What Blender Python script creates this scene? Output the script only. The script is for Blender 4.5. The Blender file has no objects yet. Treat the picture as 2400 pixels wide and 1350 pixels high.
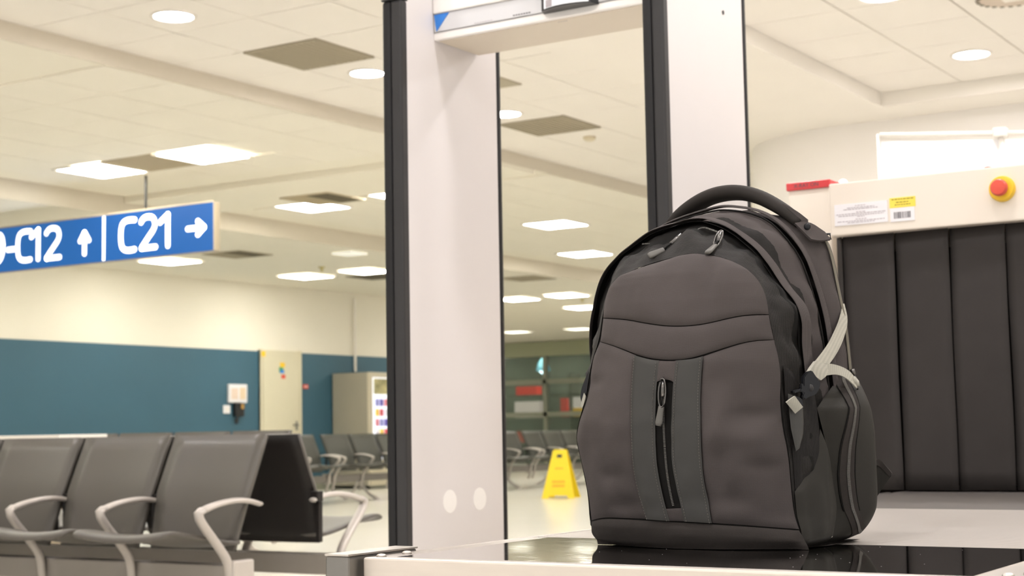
import bpy, bmesh, math, random
from mathutils import Vector, Matrix, noise

random.seed(7)
scn = bpy.context.scene
COL = scn.collection

# ------------------------------------------------------------------ camera, world, exposure
F_PX, PSI, TH, RHO, EYE = 3700.0, math.radians(32.5), math.radians(5.2), 0.018, 0.84
f0 = Vector((-math.sin(PSI), math.cos(PSI), 0)); r0 = Vector((math.cos(PSI), math.sin(PSI), 0)); zz = Vector((0, 0, 1))
cw = f0 * math.cos(TH) + zz * math.sin(TH)
cu0 = zz * math.cos(TH) - f0 * math.sin(TH)
cr = r0 * math.cos(RHO) - cu0 * math.sin(RHO)
cu = cu0 * math.cos(RHO) + r0 * math.sin(RHO)
CAM = Vector((0, 0, EYE))
cd = bpy.data.cameras.new('camera')
cam = bpy.data.objects.new('camera', cd)
COL.objects.link(cam)
cam.matrix_world = Matrix(((cr.x, cu.x, -cw.x, 0), (cr.y, cu.y, -cw.y, 0), (cr.z, cu.z, -cw.z, EYE), (0, 0, 0, 1)))
cd.sensor_width = 36.0
cd.lens = 36.0 * F_PX / 2400.0
cd.clip_start, cd.clip_end = 0.05, 200
cd.dof.use_dof = True
cd.dof.focus_distance = 2.26
cd.dof.aperture_fstop = 10.0
scn.camera = cam
scn.view_settings.view_transform = 'Standard'
scn.view_settings.look = 'None'
scn.view_settings.gamma = 1.0
scn.view_settings.use_curve_mapping = False
scn.view_settings.exposure = 0.42
wd = bpy.data.worlds.new('hall_light')
scn.world = wd
wd.use_nodes = True
wd.node_tree.nodes['Background'].inputs[0].default_value = (1.0, 0.965, 0.93, 1)
wd.node_tree.nodes['Background'].inputs[1].default_value = 0.85
scn.cycles.max_bounces = 8
scn.cycles.diffuse_bounces = 4
scn.cycles.caustics_reflective = False
scn.cycles.caustics_refractive = False

DOWN_E, TROF_E = 130.0, 19.0


def ray(px, py):
    return cw * F_PX + cr * (px - 1200) - cu * (py - 675)


# ------------------------------------------------------------------ materials
MATS = {}


def mat(name, col, rough=0.5, metal=0.0, noise_amt=0.0, noise_scale=20.0, bump=0.0, bump_scale=200.0, emit=0.0, emit_col=None,
        spec=0.5, alpha=1.0, trans=0.0, stretch=None, sheen=0.0, weave=0.0, weave_scale=0.0017, coat=0.0, rough_noise=0.0):
    if name in MATS:
        return MATS[name]
    m = bpy.data.materials.new(name)
    m.use_nodes = True
    nt = m.node_tree
    b = nt.nodes['Principled BSDF']
    b.inputs['Base Color'].default_value = (*col, 1)
    b.inputs['Roughness'].default_value = rough
    b.inputs['Metallic'].default_value = metal
    b.inputs['Specular IOR Level'].default_value = spec
    b.inputs['Transmission Weight'].default_value = trans
    b.inputs['Sheen Weight'].default_value = sheen
    b.inputs['Coat Weight'].default_value = coat
    if emit:
        b.inputs['Emission Color'].default_value = (*(emit_col or col), 1)
        b.inputs['Emission Strength'].default_value = emit
    tc = nt.nodes.new('ShaderNodeTexCoord')
    mp = nt.nodes.new('ShaderNodeMapping')
    nt.links.new(tc.outputs['Object'], mp.inputs[0])
    if stretch:
        mp.inputs['Scale'].default_value = stretch
    colsock = None
    if noise_amt:
        n = nt.nodes.new('ShaderNodeTexNoise')
        n.inputs['Scale'].default_value = noise_scale
        n.inputs['Detail'].default_value = 5
        nt.links.new(mp.outputs[0], n.inputs['Vector'])
        mx = nt.nodes.new('ShaderNodeMix')
        mx.data_type = 'RGBA'
        mx.inputs[6].default_value = (*[c * (1 - noise_amt) for c in col], 1)
        mx.inputs[7].default_value = (*[min(1, c * (1 + noise_amt)) for c in col], 1)
        nt.links.new(n.outputs[0], mx.inputs[0])
        nt.links.new(mx.outputs[2], b.inputs['Base Color'])
        colsock = mx.outputs[2]
    hsock = None
    if weave:
        w1 = nt.nodes.new('ShaderNodeTexWave'); w1.wave_type = 'BANDS'; w1.bands_direction = 'X'
        w2 = nt.nodes.new('ShaderNodeTexWave'); w2.wave_type = 'BANDS'; w2.bands_direction = 'Z'
        for w_ in (w1, w2):
            w_.inputs['Scale'].default_value = 0.314 / weave_scale
            nt.links.new(tc.outputs['Object'], w_.inputs['Vector'])
        ml = nt.nodes.new('ShaderNodeMath'); ml.operation = 'MULTIPLY'
        nt.links.new(w1.outputs['Fac'], ml.inputs[0]); nt.links.new(w2.outputs['Fac'], ml.inputs[1])
        hsock = ml.outputs[0]
        m2 = nt.nodes.new('ShaderNodeMix'); m2.data_type = 'RGBA'; m2.blend_type = 'MULTIPLY'
        m2.inputs[0].default_value = weave
        rmp = nt.nodes.new('ShaderNodeMapRange')
        rmp.inputs[3].default_value = 0.55; rmp.inputs[4].default_value = 1.5
        nt.links.new(hsock, rmp.inputs[0])
        nt.links.new(rmp.outputs[0], m2.inputs[7])
        if colsock:
            nt.links.new(colsock, m2.inputs[6])
        else:
            m2.inputs[6].default_value = (*col, 1)
        nt.links.new(m2.outputs[2], b.inputs['Base Color'])
    if bump:
        n2 = nt.nodes.new('ShaderNodeTexNoise')
        n2.inputs['Scale'].default_value = bump_scale
        n2.inputs['Detail'].default_value = 3
        nt.links.new(mp.outputs[0], n2.inputs['Vector'])
        bp = nt.nodes.new('ShaderNodeBump')
        bp.inputs['Strength'].default_value = bump
        bp.inputs['Distance'].default_value = 0.002
        nt.links.new(n2.outputs[0], bp.inputs['Height'])
        nt.links.new(bp.outputs[0], b.inputs['Normal'])
    if rough_noise:
        n3 = nt.nodes.new('ShaderNodeTexNoise')
        n3.inputs['Scale'].default_value = 26
        n3.inputs['Detail'].default_value = 6
        n3.inputs['Distortion'].default_value = 1.2
        mp3 = nt.nodes.new('ShaderNodeMapping')
        mp3.inputs['Scale'].default_value = (1, 3, 1)
        mp3.inputs['Rotation'].default_value = (0, 0, 0.5)
        nt.links.new(tc.outputs['Object'], mp3.inputs[0])
        nt.links.new(mp3.outputs[0], n3.inputs['Vector'])
        r3 = nt.nodes.new('ShaderNodeMapRange')
        r3.inputs[1].default_value = 0.45; r3.inputs[2].default_value = 0.8
        r3.inputs[3].default_value = rough; r3.inputs[4].default_value = rough + rough_noise
        nt.links.new(n3.outputs[0], r3.inputs[0])
        nt.links.new(r3.outputs[0], b.inputs['Roughness'])
    if alpha < 1:
        b.inputs['Alpha'].default_value = alpha
    MATS[name] = m
    return m


M_CREAM = mat('cream_paint', (0.88, 0.835, 0.765), 0.7, noise_amt=0.02, noise_scale=3)
M_BULK = mat('shaded_bulkhead_tone', (0.68, 0.62, 0.52), 0.7, noise_amt=0.02)  # darker colour stands in for the shade on the bulkhead faces
M_HALLCEIL = mat('hall_ceiling_paint', (0.86, 0.815, 0.705), 0.75, noise_amt=0.02, noise_scale=2)
M_TILE = mat('ceiling_tile', (0.88, 0.835, 0.77), 0.8, noise_amt=0.02, noise_scale=3, bump=0.1, bump_scale=120)
M_TILEH = mat('hall_ceiling_tile', (0.87, 0.825, 0.725), 0.8, noise_amt=0.02, noise_scale=3)
M_GRID = mat('ceiling_grid_backing', (0.60, 0.55, 0.48), 0.8, noise_amt=0.03)  # grey backing grid that shows in the tile joints
M_WHITEWALL = mat('white_wall_paint', (0.91, 0.87, 0.825), 0.65, noise_amt=0.015, noise_scale=3)
M_BLUE = mat('teal_blue_paint', (0.042, 0.118, 0.172), 0.55, noise_amt=0.06, noise_scale=1.5)
M_FLOOR = mat('cream_vinyl_floor', (0.80, 0.775, 0.695), 0.22, noise_amt=0.03, noise_scale=1.2, spec=0.5)
M_DOOR = mat('cream_door', (0.68, 0.63, 0.47), 0.5, noise_amt=0.02)
M_LIGHT = mat('lamp_diffuser', (1, 1, 1), 0.5, emit=TROF_E, emit_col=(1.0, 0.97, 0.87), noise_amt=0.01)
M_DOWN = mat('downlight_diffuser', (1, 1, 1), 0.5, emit=DOWN_E, emit_col=(1.0, 0.965, 0.975), noise_amt=0.01)
M_FARLIGHT = mat('far_lamp_diffuser', (0.8, 0.8, 0.75), 0.5, emit=1.6, emit_col=(1.0, 0.97, 0.82), noise_amt=0.01)
M_WHITEMETAL = mat('white_enamel', (0.84, 0.80, 0.74), 0.35, noise_amt=0.01)
M_GRILLE = mat('grille_tan', (0.42, 0.37, 0.27), 0.6, noise_amt=0.04)
M_GRILLED = mat('grille_dark', (0.16, 0.14, 0.095), 0.7, noise_amt=0.05)
M_GATE = mat('detector_panel_white', (0.715, 0.68, 0.675), 0.38, noise_amt=0.012, noise_scale=6, bump=0.03, bump_scale=300)
M_GATEW = mat('detector_head_white', (0.90, 0.875, 0.85), 0.4, noise_amt=0.01)
M_GATEGREY = mat('detector_fascia_grey', (0.66, 0.66, 0.68), 0.4, noise_amt=0.01)
M_BLACKRUB = mat('black_rubber_edge', (0.012, 0.0115, 0.0125), 0.5, noise_amt=0.15, noise_scale=40, spec=0.3)
M_DARKEDGE = mat('charcoal_profile', (0.034, 0.033, 0.034), 0.45, noise_amt=0.08, spec=0.3)
M_BLUEPRINT = mat('bright_blue_print', (0.03, 0.22, 0.72), 0.4, noise_amt=0.03)
M_SCAN = mat('scanner_cream_enamel', (0.80, 0.725, 0.63), 0.42, noise_amt=0.025, noise_scale=8)
M_RED = mat('red_lens', (0.62, 0.055, 0.06), 0.35, noise_amt=0.05)
M_REDBTN = mat('red_plastic', (0.72, 0.085, 0.05), 0.4, noise_amt=0.05)
M_YEL = mat('yellow_plastic', (0.90, 0.58, 0.02), 0.4, noise_amt=0.03)
M_YELSIGN = mat('yellow_sign_plastic', (1.0, 0.74, 0.012), 0.45, noise_amt=0.03)
M_CURT = mat('lead_rubber_curtain', (0.047, 0.042, 0.040), 0.6, noise_amt=0.12, noise_scale=14, bump=0.15, bump_scale=40, spec=0.1)
M_TUNNEL = mat('tunnel_dark', (0.02, 0.018, 0.017), 0.8, noise_amt=0.1, spec=0.02)
M_PAPER = mat('white_label_paper', (0.82, 0.80, 0.82), 0.6, noise_amt=0.01)
M_INK = mat('grey_print', (0.42, 0.38, 0.40), 0.7, noise_amt=0.1)
M_INKD = mat('dark_print', (0.10, 0.09, 0.10), 0.7, noise_amt=0.1)
M_YLAB = mat('yellow_label', (0.90, 0.72, 0.10), 0.55, noise_amt=0.02)
M_STEEL = mat('brushed_steel', (0.60, 0.565, 0.53), 0.36, metal=1.0, noise_amt=0.06, noise_scale=60, stretch=(0.3, 6, 6), bump=0.03, bump_scale=90)
M_STEELP = mat('end_plate_steel', (0.74, 0.67, 0.60), 0.45, metal=0.55, noise_amt=0.07, noise_scale=25, stretch=(0.5, 3, 3))
M_DKSTEEL = mat('dull_steel', (0.25, 0.24, 0.225), 0.42, metal=0.9, noise_amt=0.08, noise_scale=50)
M_SLICK = mat('polished_steel_sheet', (0.84, 0.83, 0.825), 0.03, metal=1.0, noise_amt=0.04, noise_scale=40, bump=0.002, bump_scale=30, rough_noise=0.08)
M_BED = mat('ribbed_light_bed', (0.60, 0.56, 0.52), 0.35, metal=0.3, noise_amt=0.04, noise_scale=15)
M_BELT = mat('grey_conveyor_belt', (0.12, 0.108, 0.10), 0.5, noise_amt=0.08, noise_scale=18)
M_CHAIR = mat('grey_seat_plastic', (0.096, 0.087, 0.076), 0.42, noise_amt=0.04, noise_scale=10)
M_CHAIRB = mat('dark_seat_back_shell', (0.018, 0.0155, 0.0145), 0.4, noise_amt=0.1, spec=0.2)
M_CHAIRFAR = mat('far_grey_seat', (0.060, 0.060, 0.050), 0.45, noise_amt=0.04)
M_ALU = mat('cast_aluminium', (0.53, 0.49, 0.45), 0.38, metal=0.3, noise_amt=0.04, noise_scale=20)
M_BEAM = mat('beam_grey_brown', (0.30, 0.27, 0.24), 0.45, metal=0.2, noise_amt=0.04)
M_BLACK = mat('black_plastic', (0.012, 0.012, 0.013), 0.35, noise_amt=0.1)
M_SIGNB = mat('lit_blue_sign_face', (0.004, 0.018, 0.07), 0.5, emit=1.0, emit_col=(0.017, 0.098, 0.29), noise_amt=0.04, spec=0.1)
M_SIGNW = mat('lit_white_lettering', (1, 1, 1), 0.4, emit=1.6, emit_col=(1, 0.99, 0.97), noise_amt=0.01)
M_SIGNC = mat('sign_case_beige', (0.42, 0.35, 0.25), 0.5, noise_amt=0.03)
# backpack fabrics
M_FAB = mat('brown_grey_nylon', (0.082, 0.071, 0.069), 0.72, noise_amt=0.16, noise_scale=14, weave=0.28, weave_scale=0.0012, bump=0.25, bump_scale=900, spec=0.1)
M_FABD = mat('dark_brown_nylon', (0.048, 0.042, 0.039), 0.72, noise_amt=0.12, noise_scale=12, weave=0.25, weave_scale=0.0012, bump=0.25, bump_scale=900, spec=0.1)
M_HANDLE = mat('dark_handle_nylon', (0.034, 0.030, 0.0275), 0.7, noise_amt=0.15, noise_scale=20, weave=0.25, weave_scale=0.0012, spec=0.1)
M_RIP = mat('charcoal_ripstop', (0.027, 0.025, 0.0235), 0.6, noise_amt=0.45, noise_scale=45, weave=0.4, weave_scale=0.002, bump=0.3, bump_scale=500, spec=0.1)
M_RIPB = mat('black_ripstop', (0.017, 0.0155, 0.015), 0.5, noise_amt=0.3, noise_scale=45, weave=0.4, weave_scale=0.002, bump=0.25, bump_scale=300, spec=0.1)
M_STRIP = mat('slate_coated_strip', (0.047, 0.046, 0.043), 0.42, noise_amt=0.06, noise_scale=14, bump=0.05, bump_scale=300, spec=0.3)
M_SIDEP = mat('slate_side_cloth', (0.036, 0.034, 0.030), 0.55, noise_amt=0.08, noise_scale=14, bump=0.1, bump_scale=700, spec=0.1)
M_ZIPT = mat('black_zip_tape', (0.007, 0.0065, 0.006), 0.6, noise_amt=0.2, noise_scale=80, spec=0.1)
M_TEETH = mat('zip_teeth', (0.16, 0.155, 0.145), 0.3, metal=0.3, noise_amt=0.1)
M_STITCH = mat('olive_grey_thread', (0.12, 0.11, 0.095), 0.7, noise_amt=0.1)
M_WEB = mat('pale_sage_webbing', (0.46, 0.445, 0.38), 0.7, noise_amt=0.08, noise_scale=60, weave=0.35, weave_scale=0.0016)
M_PULL = mat('grey_rubber_pull', (0.115, 0.11, 0.10), 0.5, noise_amt=0.08)
M_CHROME = mat('gunmetal', (0.15, 0.145, 0.14), 0.3, metal=1.0, noise_amt=0.05)
M_BUCK = mat('buckle_black_plastic', (0.008, 0.0085, 0.011), 0.3, noise_amt=0.1, spec=0.35)
M_SCREEN = mat('white_screen_cloth', (0.88, 0.87, 0.87), 0.6, noise_amt=0.01)
M_VEND = mat('vending_side_grey', (0.34, 0.31, 0.245), 0.5, noise_amt=0.03)
M_GLASS = mat('green_tinted_glass', (0.10, 0.15, 0.125), 0.08, noise_amt=0.05, alpha=0.28)
M_SHOPD = mat('shop_dark_green', (0.17, 0.20, 0.145), 0.6, noise_amt=0.25, noise_scale=2)
M_MULL = mat('grey_green_mullion', (0.26, 0.27, 0.21), 0.4, noise_amt=0.04)
M_ORANGE = mat('faint_orange_print', (0.85, 0.46, 0.01), 0.5, noise_amt=0.05)
M_FASCIA = mat('green_grey_fascia', (0.34, 0.36, 0.24), 0.5, noise_amt=0.05)


# ------------------------------------------------------------------ mesh helpers
class MB:
    def __init__(s):
        s.v, s.f = [], []

    def box(s, x0, x1, y0, y1, z0, z1, bev=0.0):
        if bev:
            bm = bmesh.new()
            bmesh.ops.create_cube(bm, size=1)
            for v in bm.verts:
                v.co = Vector(((x0 + x1) / 2 + v.co.x * (x1 - x0), (y0 + y1) / 2 + v.co.y * (y1 - y0), (z0 + z1) / 2 + v.co.z * (z1 - z0)))
            bmesh.ops.bevel(bm, geom=list(bm.edges), offset=bev, segments=2, affect='EDGES', profile=0.5)
            s.bm(bm)
            return s
        o = len(s.v)
        s.v += [(x, y, z) for z in (z0, z1) for y in (y0, y1) for x in (x0, x1)]
        s.f += [tuple(o + i for i in q) for q in ((0, 2, 3, 1), (4, 5, 7, 6), (0, 1, 5, 4), (2, 6, 7, 3), (0, 4, 6, 2), (1, 3, 7, 5))]
        return s

    def bm(s, bm):
        o = len(s.v)
        bm.verts.index_update()
        s.v += [tuple(v.co) for v in bm.verts]
        s.f += [tuple(o + v.index for v in f.verts) for f in bm.faces]
        bm.free()

    def prism(s, pts, axis, a0, a1):
        """polygon pts (2d) extruded along axis 'x','y' or 'z'"""
        o = len(s.v); n = len(pts)
        for a in (a0, a1):
            for p, q in pts:
                s.v.append((a, p, q) if axis == 'x' else (p, a, q) if axis == 'y' else (p, q, a))
        s.f.append(tuple(o + i for i in range(n))); s.f.append(tuple(o + n + i for i in reversed(range(n))))
        for i in range(n):
            j = (i + 1) % n
            s.f.append((o + i, o + n + i, o + n + j, o + j))
        return s

    def grid(s, rows, close_u=False):
        o = len(s.v); n = len(rows[0])
        for r_ in rows:
            s.v += [tuple(p) for p in r_]
        for i in range(len(rows) - 1):
            for j in range(n - 1 + (1 if close_u else 0)):
                k = (j + 1) % n
                s.f.append((o + i * n + j, o + i * n + k, o + (i + 1) * n + k, o + (i + 1) * n + j))
        return s

    def tube(s, path, r1, r2=None, side=None, seg=10, cap=True, power=1.0):
        """sweep an ellipse (r1 along `side`, r2 across) along a path; radii may be lists"""
        P = [Vector(p) for p in path]
        rows = []
        for i, p in enumerate(P):
            t = (P[min(i + 1, len(P) - 1)] - P[max(i - 1, 0)]).normalized()
            sd = Vector(side) if side is not None else (Vector((0, 0, 1)) if abs(t.z) < 0.9 else Vector((1, 0, 0)))
            a = (sd - t * sd.dot(t)).normalized(); b = t.cross(a)
            ra = r1[i] if isinstance(r1, (list, tuple)) else r1
            rb = ra if r2 is None else (r2[i] if isinstance(r2, (list, tuple)) else r2)
            row = []
            for k in range(seg):
                an = 2 * math.pi * k / seg
                c, sn = math.cos(an), math.sin(an)
                c = math.copysign(abs(c) ** power, c); sn = math.copysign(abs(sn) ** power, sn)
                row.append(p + a * (ra * c) + b * (rb * sn))
            rows.append(row)
        o = len(s.v)
        s.grid(rows, True)
        if cap:
            s.f.append(tuple(o + k for k in reversed(range(seg))))
            s.f.append(tuple(o + (len(P) - 1) * seg + k for k in range(seg)))
        return s

    def lathe(s, prof, c=(0, 0, 0), axis='z', seg=24):
        rows = []
        for r_, h in prof:
            row = []
            for k in range(seg):
                a = 2 * math.pi * k / seg
                x, y = r_ * math.cos(a), r_ * math.sin(a)
                row.append((c[0] + x, c[1] + y, c[2] + h) if axis == 'z' else (c[0] + x, c[1] + h, c[2] + y) if axis == 'y' else (c[0] + h, c[1] + x, c[2] + y))
            rows.append(row)
        o = len(s.v)
        s.grid(rows, True)
        s.f.append(tuple(o + k for k in range(seg)))
        s.f.append(tuple(o + (len(prof) - 1) * seg + k for k in range(seg)))
        return s

    def build(s, name, m, parent=None, smooth=False, sub=0, solid=0.0, angle=None):
        me = bpy.data.meshes.new(name)
        me.from_pydata(s.v, [], s.f)
        bm = bmesh.new(); bm.from_mesh(me)
        bmesh.ops.remove_doubles(bm, verts=bm.verts, dist=1e-6)
        bmesh.ops.recalc_face_normals(bm, faces=bm.faces)
        bm.to_mesh(me); bm.free()
        me.materials.append(m)
        if smooth:
            me.shade_smooth()
            if angle:
                me.set_sharp_from_angle(angle=math.radians(angle))
        o = bpy.data.objects.new(name, me)
        COL.objects.link(o)
        if parent is not None:
            o.parent = parent
        if solid:
            md = o.modifiers.new('thickness', 'SOLIDIFY'); md.thickness = solid; md.offset = 0
        if sub:
            md = o.modifiers.new('smooth', 'SUBSURF'); md.levels = sub; md.render_levels = sub
        return o


def tag(o, label, cat, group=None, kind=None):
    o['label'] = label
    o['category'] = cat
    if group:
        o['group'] = group
    if kind:
        o['kind'] = kind
    return o


def thing(name, label, cat, loc=(0, 0, 0), rz=0.0, group=None):
    o = bpy.data.objects.new(name, None)
    o.empty_display_size = 0.05
    COL.objects.link(o)
    o.location = loc
    o.rotation_euler = (0, 0, rz)
    return tag(o, label, cat, group)


def struct(o):
    o['kind'] = 'structure'
    return o


def inst(src, parent, loc=(0, 0, 0), name=None):
    c = src.copy()
    COL.objects.link(c)
    c.parent = parent
    c.location = loc
    return c


def copy_tree(root, loc, rz, label, group=None):
    r_ = root.copy(); COL.objects.link(r_)
    r_.location = loc; r_.rotation_euler = (0, 0, rz); r_['label'] = label
    if group:
        r_['group'] = group
    for ch in list(root.children):
        c = ch.copy(); COL.objects.link(c); c.parent = r_
        for g in list(ch.children):
            d = g.copy(); COL.objects.link(d); d.parent = c
    return r_


def lerp_poly(pts, n):
    """resample a polyline (list of tuples) to n points by arc length"""
    P = [Vector(p) for p in pts]
    L = [0]
    for a, b in zip(P, P[1:]):
        L.append(L[-1] + (b - a).length)
    out = []
    for k in range(n):
        d = L[-1] * k / (n - 1)
        i = 0
        while i < len(P) - 2 and L[i + 1] < d:
            i += 1
        t = 0 if L[i + 1] == L[i] else (d - L[i]) / (L[i + 1] - L[i])
        out.append(P[i].lerp(P[i + 1], min(1, max(0, t))))
    return out


def smooth_poly(pts, n, it=2):
    P = [Vector(p) for p in pts]
    for _ in range(it):
        Q = [P[0]]
        for a, b in zip(P, P[1:]):
            Q += [a.lerp(b, 0.25), a.lerp(b, 0.75)]
        Q.append(P[-1])
        P = Q
    return lerp_poly(P, n)


# ================================================================== SETTING
Z1, Z2, Z3 = 3.39, 3.28, 3.10
T = 0.625
fl = struct(MB().box(-36, 7, -4, 38, -0.06, 0).build('floor', M_FLOOR))

# ceilings: backing slabs with real tiles hung under the trays
def ceiling_slab(rects, z, m, thick=0.05):
    b = MB()
    for x0, x1, y0, y1 in rects:
        b.box(x0, x1, y0, y1, z, z + thick)
    return struct(b.build('ceiling', m))


low = ceiling_slab([(-5.16, -4.02, -4, 11.65), (-5.9, 7, 11.65, 13.6)], Z2, M_CREAM, 0.26)
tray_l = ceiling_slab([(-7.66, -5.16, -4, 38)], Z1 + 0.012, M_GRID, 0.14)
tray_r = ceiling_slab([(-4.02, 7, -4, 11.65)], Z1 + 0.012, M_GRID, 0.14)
hall = ceiling_slab([(-11.86, -7.66, -4, 38)], Z2 + 0.010, M_HALLCEIL, 0.25)
side = ceiling_slab([(-36, -11.86, -4, 38)], Z3, M_HALLCEIL, 0.43)
struct(MB().box(-11.86, -7.66, 11.3, 12.45, Z2 - 0.05, Z2 + 0.01).build('trim_1', M_HALLCEIL))
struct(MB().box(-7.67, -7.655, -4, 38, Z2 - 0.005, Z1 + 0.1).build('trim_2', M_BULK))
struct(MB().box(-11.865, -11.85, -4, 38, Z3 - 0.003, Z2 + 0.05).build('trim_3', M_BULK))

tile_me = MB().box(0.004, T - 0.004, 0.004, T - 0.004, 0, 0.014)
tile0 = tile_me.build('ceiling_tile', M_TILE, tray_l)
first = True
SKIP_L = {(1, 3), (1, 8), (1, 13), (1, 18)}
n_l = 0
for i in range(0, 4):
    for j in range(-2, 32):
        x0, y0 = -7.66 + i * T, 7.76 - 2 * T + (j - 1) * T
        if (i, j) in SKIP_L:
            continue
        if first:
            tile0.location = (x0, y0, Z1); first = False
        else:
            inst(tile0, tray_l, (x0, y0, Z1))
        n_l += 1
first = True
tile1 = tile_me.build('ceiling_tile', M_TILE, tray_r)
for i in range(0, 10):
    for j in range(0, 12):
        x0, y0 = -4.02 + i * 0.629, 11.65 - 0.625 * (j + 1)
        if (i, j) == (2, 3):
            continue
        if first:
            tile1.location = (x0, y0, Z1); first = False
        else:
            inst(tile1, tray_r, (x0, y0, Z1))
tile2 = tile_me.build('ceiling_tile', M_TILEH, hall)
first = True
for i in range(0, 6):
    for j in range(0, 26):
        x0, y0 = -11.44 + i * T, 7.155 + j * T
        if 11.3 - T < y0 < 12.45 or (i in (1, 2, 3) and j in (4,)):
            continue
        if first:
            tile2.location = (x0, y0, Z2 - 0.004); first = False
        else:
            inst(tile2, hall, (x0, y0, Z2 - 0.004))

# left wall with teal wainscot, door and pipe
wl = struct(MB().box(-15.98, -15.80, -4, 22.6, 0, Z3).build('wall_left', M_HALLCEIL))
MB().box(-15.80, -15.785, -4, 17.74, 0.10, 2.10).box(-15.80, -15.785, 18.68, 22.6, 0.10, 2.10).build('teal_wainscot', M_BLUE, wl)
struct(MB().box(-15.80, -15.77, -4, 17.74, 0, 0.10).box(-15.80, -15.77, 18.68, 22.6, 0, 0.10).build('baseboard_left', M_MULL))
d1 = struct(MB().box(-15.80, -15.76, 17.74, 18.68, 0, 2.12).box(-15.80, -15.75, 17.74, 17.79, 0, 2.13).box(-15.80, -15.75, 18.63, 18.68, 0, 2.13).build('door_1', M_DOOR))
MB().box(-15.76, -15.745, 17.80, 18.62, 0.02, 2.08, 0.004).build('door_leaf', M_DOOR, d1)
MB().tube([(-15.745, 18.55, 1.0), (-15.70, 18.55, 1.0), (-15.69, 18.50, 1.0), (-15.69, 18.42, 1.0)], 0.011, seg=8).build('door_handle', M_DKSTEEL, d1)
MB().box(-15.745, -15.742, 18.53, 18.57, 0.92, 1.06).build('lock_plate', M_DKSTEEL, d1)
MB().box(-15.744, -15.740, 18.17, 18.28, 1.87, 1.94).build('yellow_sticker', M_YEL, d1)
MB().box(-15.744, -15.740, 18.15, 18.24, 1.79, 1.87).build('green_sticker', mat('green_print', (0.05, 0.35, 0.15), 0.5, noise_amt=0.05), d1)
MB().box(-15.744, -15.739, 18.17, 18.26, 1.78, 1.83).build('blue_sticker', M_BLUEPRINT, d1)
MB().box(-15.744, -15.740, 18.20, 18.29, 1.70, 1.76).build('red_sticker', M_REDBTN, d1)
MB().box(-15.75, -15.74, 17.76, 17.84, 2.02, 2.10).build('yellow_tag', M_YEL, d1)
wl2 = struct(MB().box(-36, -15.98, 22.42, 22.6, 0, Z3).build('wall_left', M_HALLCEIL))

# far wall: glazed shop front
wf = struct(MB().box(-36, 7, 36.5, 36.7, 0, 3.1).build('wall_far', M_SHOPD))
win = struct(MB().box(-30, -12, 33.9, 34.1, 2.72, 3.09).build('window_1', M_FASCIA))
k = 0
xs = [-30 + 1.55 * q for q in range(12)]
for q, x in enumerate(xs):
    MB().box(x - 0.05, x + 0.05, 33.93, 34.07, 0, 2.72).build('mullion', M_MULL, win)
for z in (1.26, 2.08):
    MB().box(-30, -12, 33.93, 34.07, z - 0.06, z + 0.06).build('transom', M_MULL, win)
for q in range(11):
    for z0, z1_ in ((0.05, 1.2), (1.32, 2.02), (2.14, 2.72)):
        MB().box(xs[q] + 0.05, xs[q + 1] - 0.05, 33.99, 34.01, z0, z1_).build('pane', M_GLASS, win)

# right wall: flat part with a rounded end towards the hall
pts = [(7, 12.17), (-4.58, 12.17)]
R = 1.15
for a in range(1, 19):
    an = math.radians(a * 6)
    pts.append((-4.58 - R * math.sin(an), 12.17 + R * (1 - math.cos(an))))
pts += [(-5.4, 13.5), (7, 13.5)]
struct(MB().prism(pts, 'z', 0, Z1).build('wall_right', M_WHITEWALL, smooth=True, angle=20))

# ================================================================== BACKPACK
ZB = 0.667
PO = Vector((-1.03, 2.11, ZB))
bp = thing('backpack', 'charcoal-brown backpack with pale side straps standing on the conveyor table', 'backpack', PO)


def at_y(px, py, yl):
    d = ray(px, py)
    p = CAM + d * ((PO.y + yl) / d.y)
    return p - PO


P0L = [(-.135, .002), (-.165, .008), (-.181, .028), (-.183, .072), (-.189, .103), (-.198, .142), (-.203, .161), (-.197, .187), (-.183, .224), (-.176, .26), (-.169, .285), (-.158, .309), (-.153, .335), (-.150, .351), (-.139, .389), (-.120, .407), (-.079, .419), (-.038, .427), (-.004, .432)]
P0R = [(.145, .002), (.160, .012), (.158, .028), (.153, .047), (.150, .081), (.147, .139), (.141, .17), (.138, .209), (.138, .238), (.137, .266), (.13, .298), (.123, .336), (.118, .361), (.108, .382), (.085, .405), (.058, .421), (.025, .430), (-.004, .432)]
FL = [(-.135, .001), (-.17, .01), (-.186, .04), (-.19, .1), (-.197, .2), (-.202, .29), (-.201, .338), (-.19, .391), (-.158, .439), (-.106, .471), (-.048, .488), (-.003, .489)]
FR = [(.15, .001), (.165, .012), (.168, .05), (.166, .12), (.160, .2), (.152, .26), (.150, .296), (.151, .332), (.141, .356), (.118, .382), (.094, .424), (.064, .453), (.025, .479), (-.003, .489)]
ML = [(-.14, .001), (-.175, .01), (-.19, .04), (-.192, .1), (-.193, .25), (-.188, .33), (-.172, .41), (-.152, .46), (-.132, .485), (-.088, .504), (-.035, .514), (-.010, .516)]
MR = [(.15, .001), (.168, .012), (.172, .05), (.172, .12), (.168, .2), (.161, .269), (.158, .308), (.151, .349), (.14, .391), (.126, .432), (.101, .467), (.075, .493), (.042, .508), (.007, .515), (-.010, .516)]
BL = [(-.14, .001), (-.175, .01), (-.195, .04), (-.198, .1), (-.198, .25), (-.193, .34), (-.185, .41), (-.172, .455), (-.14, .482), (-.10, .495), (-.03, .502), (-.010, .503)]
BR = [(.15, .001), (.168, .012), (.178, .05), (.180, .12), (.178, .2), (.172, .25), (.170, .285), (.166, .335), (.160, .365), (.154, .405), (.146, .446), (.134, .468), (.108, .489), (.06, .499), (.02, .503), (-.010, .503)]
NS = 64


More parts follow.
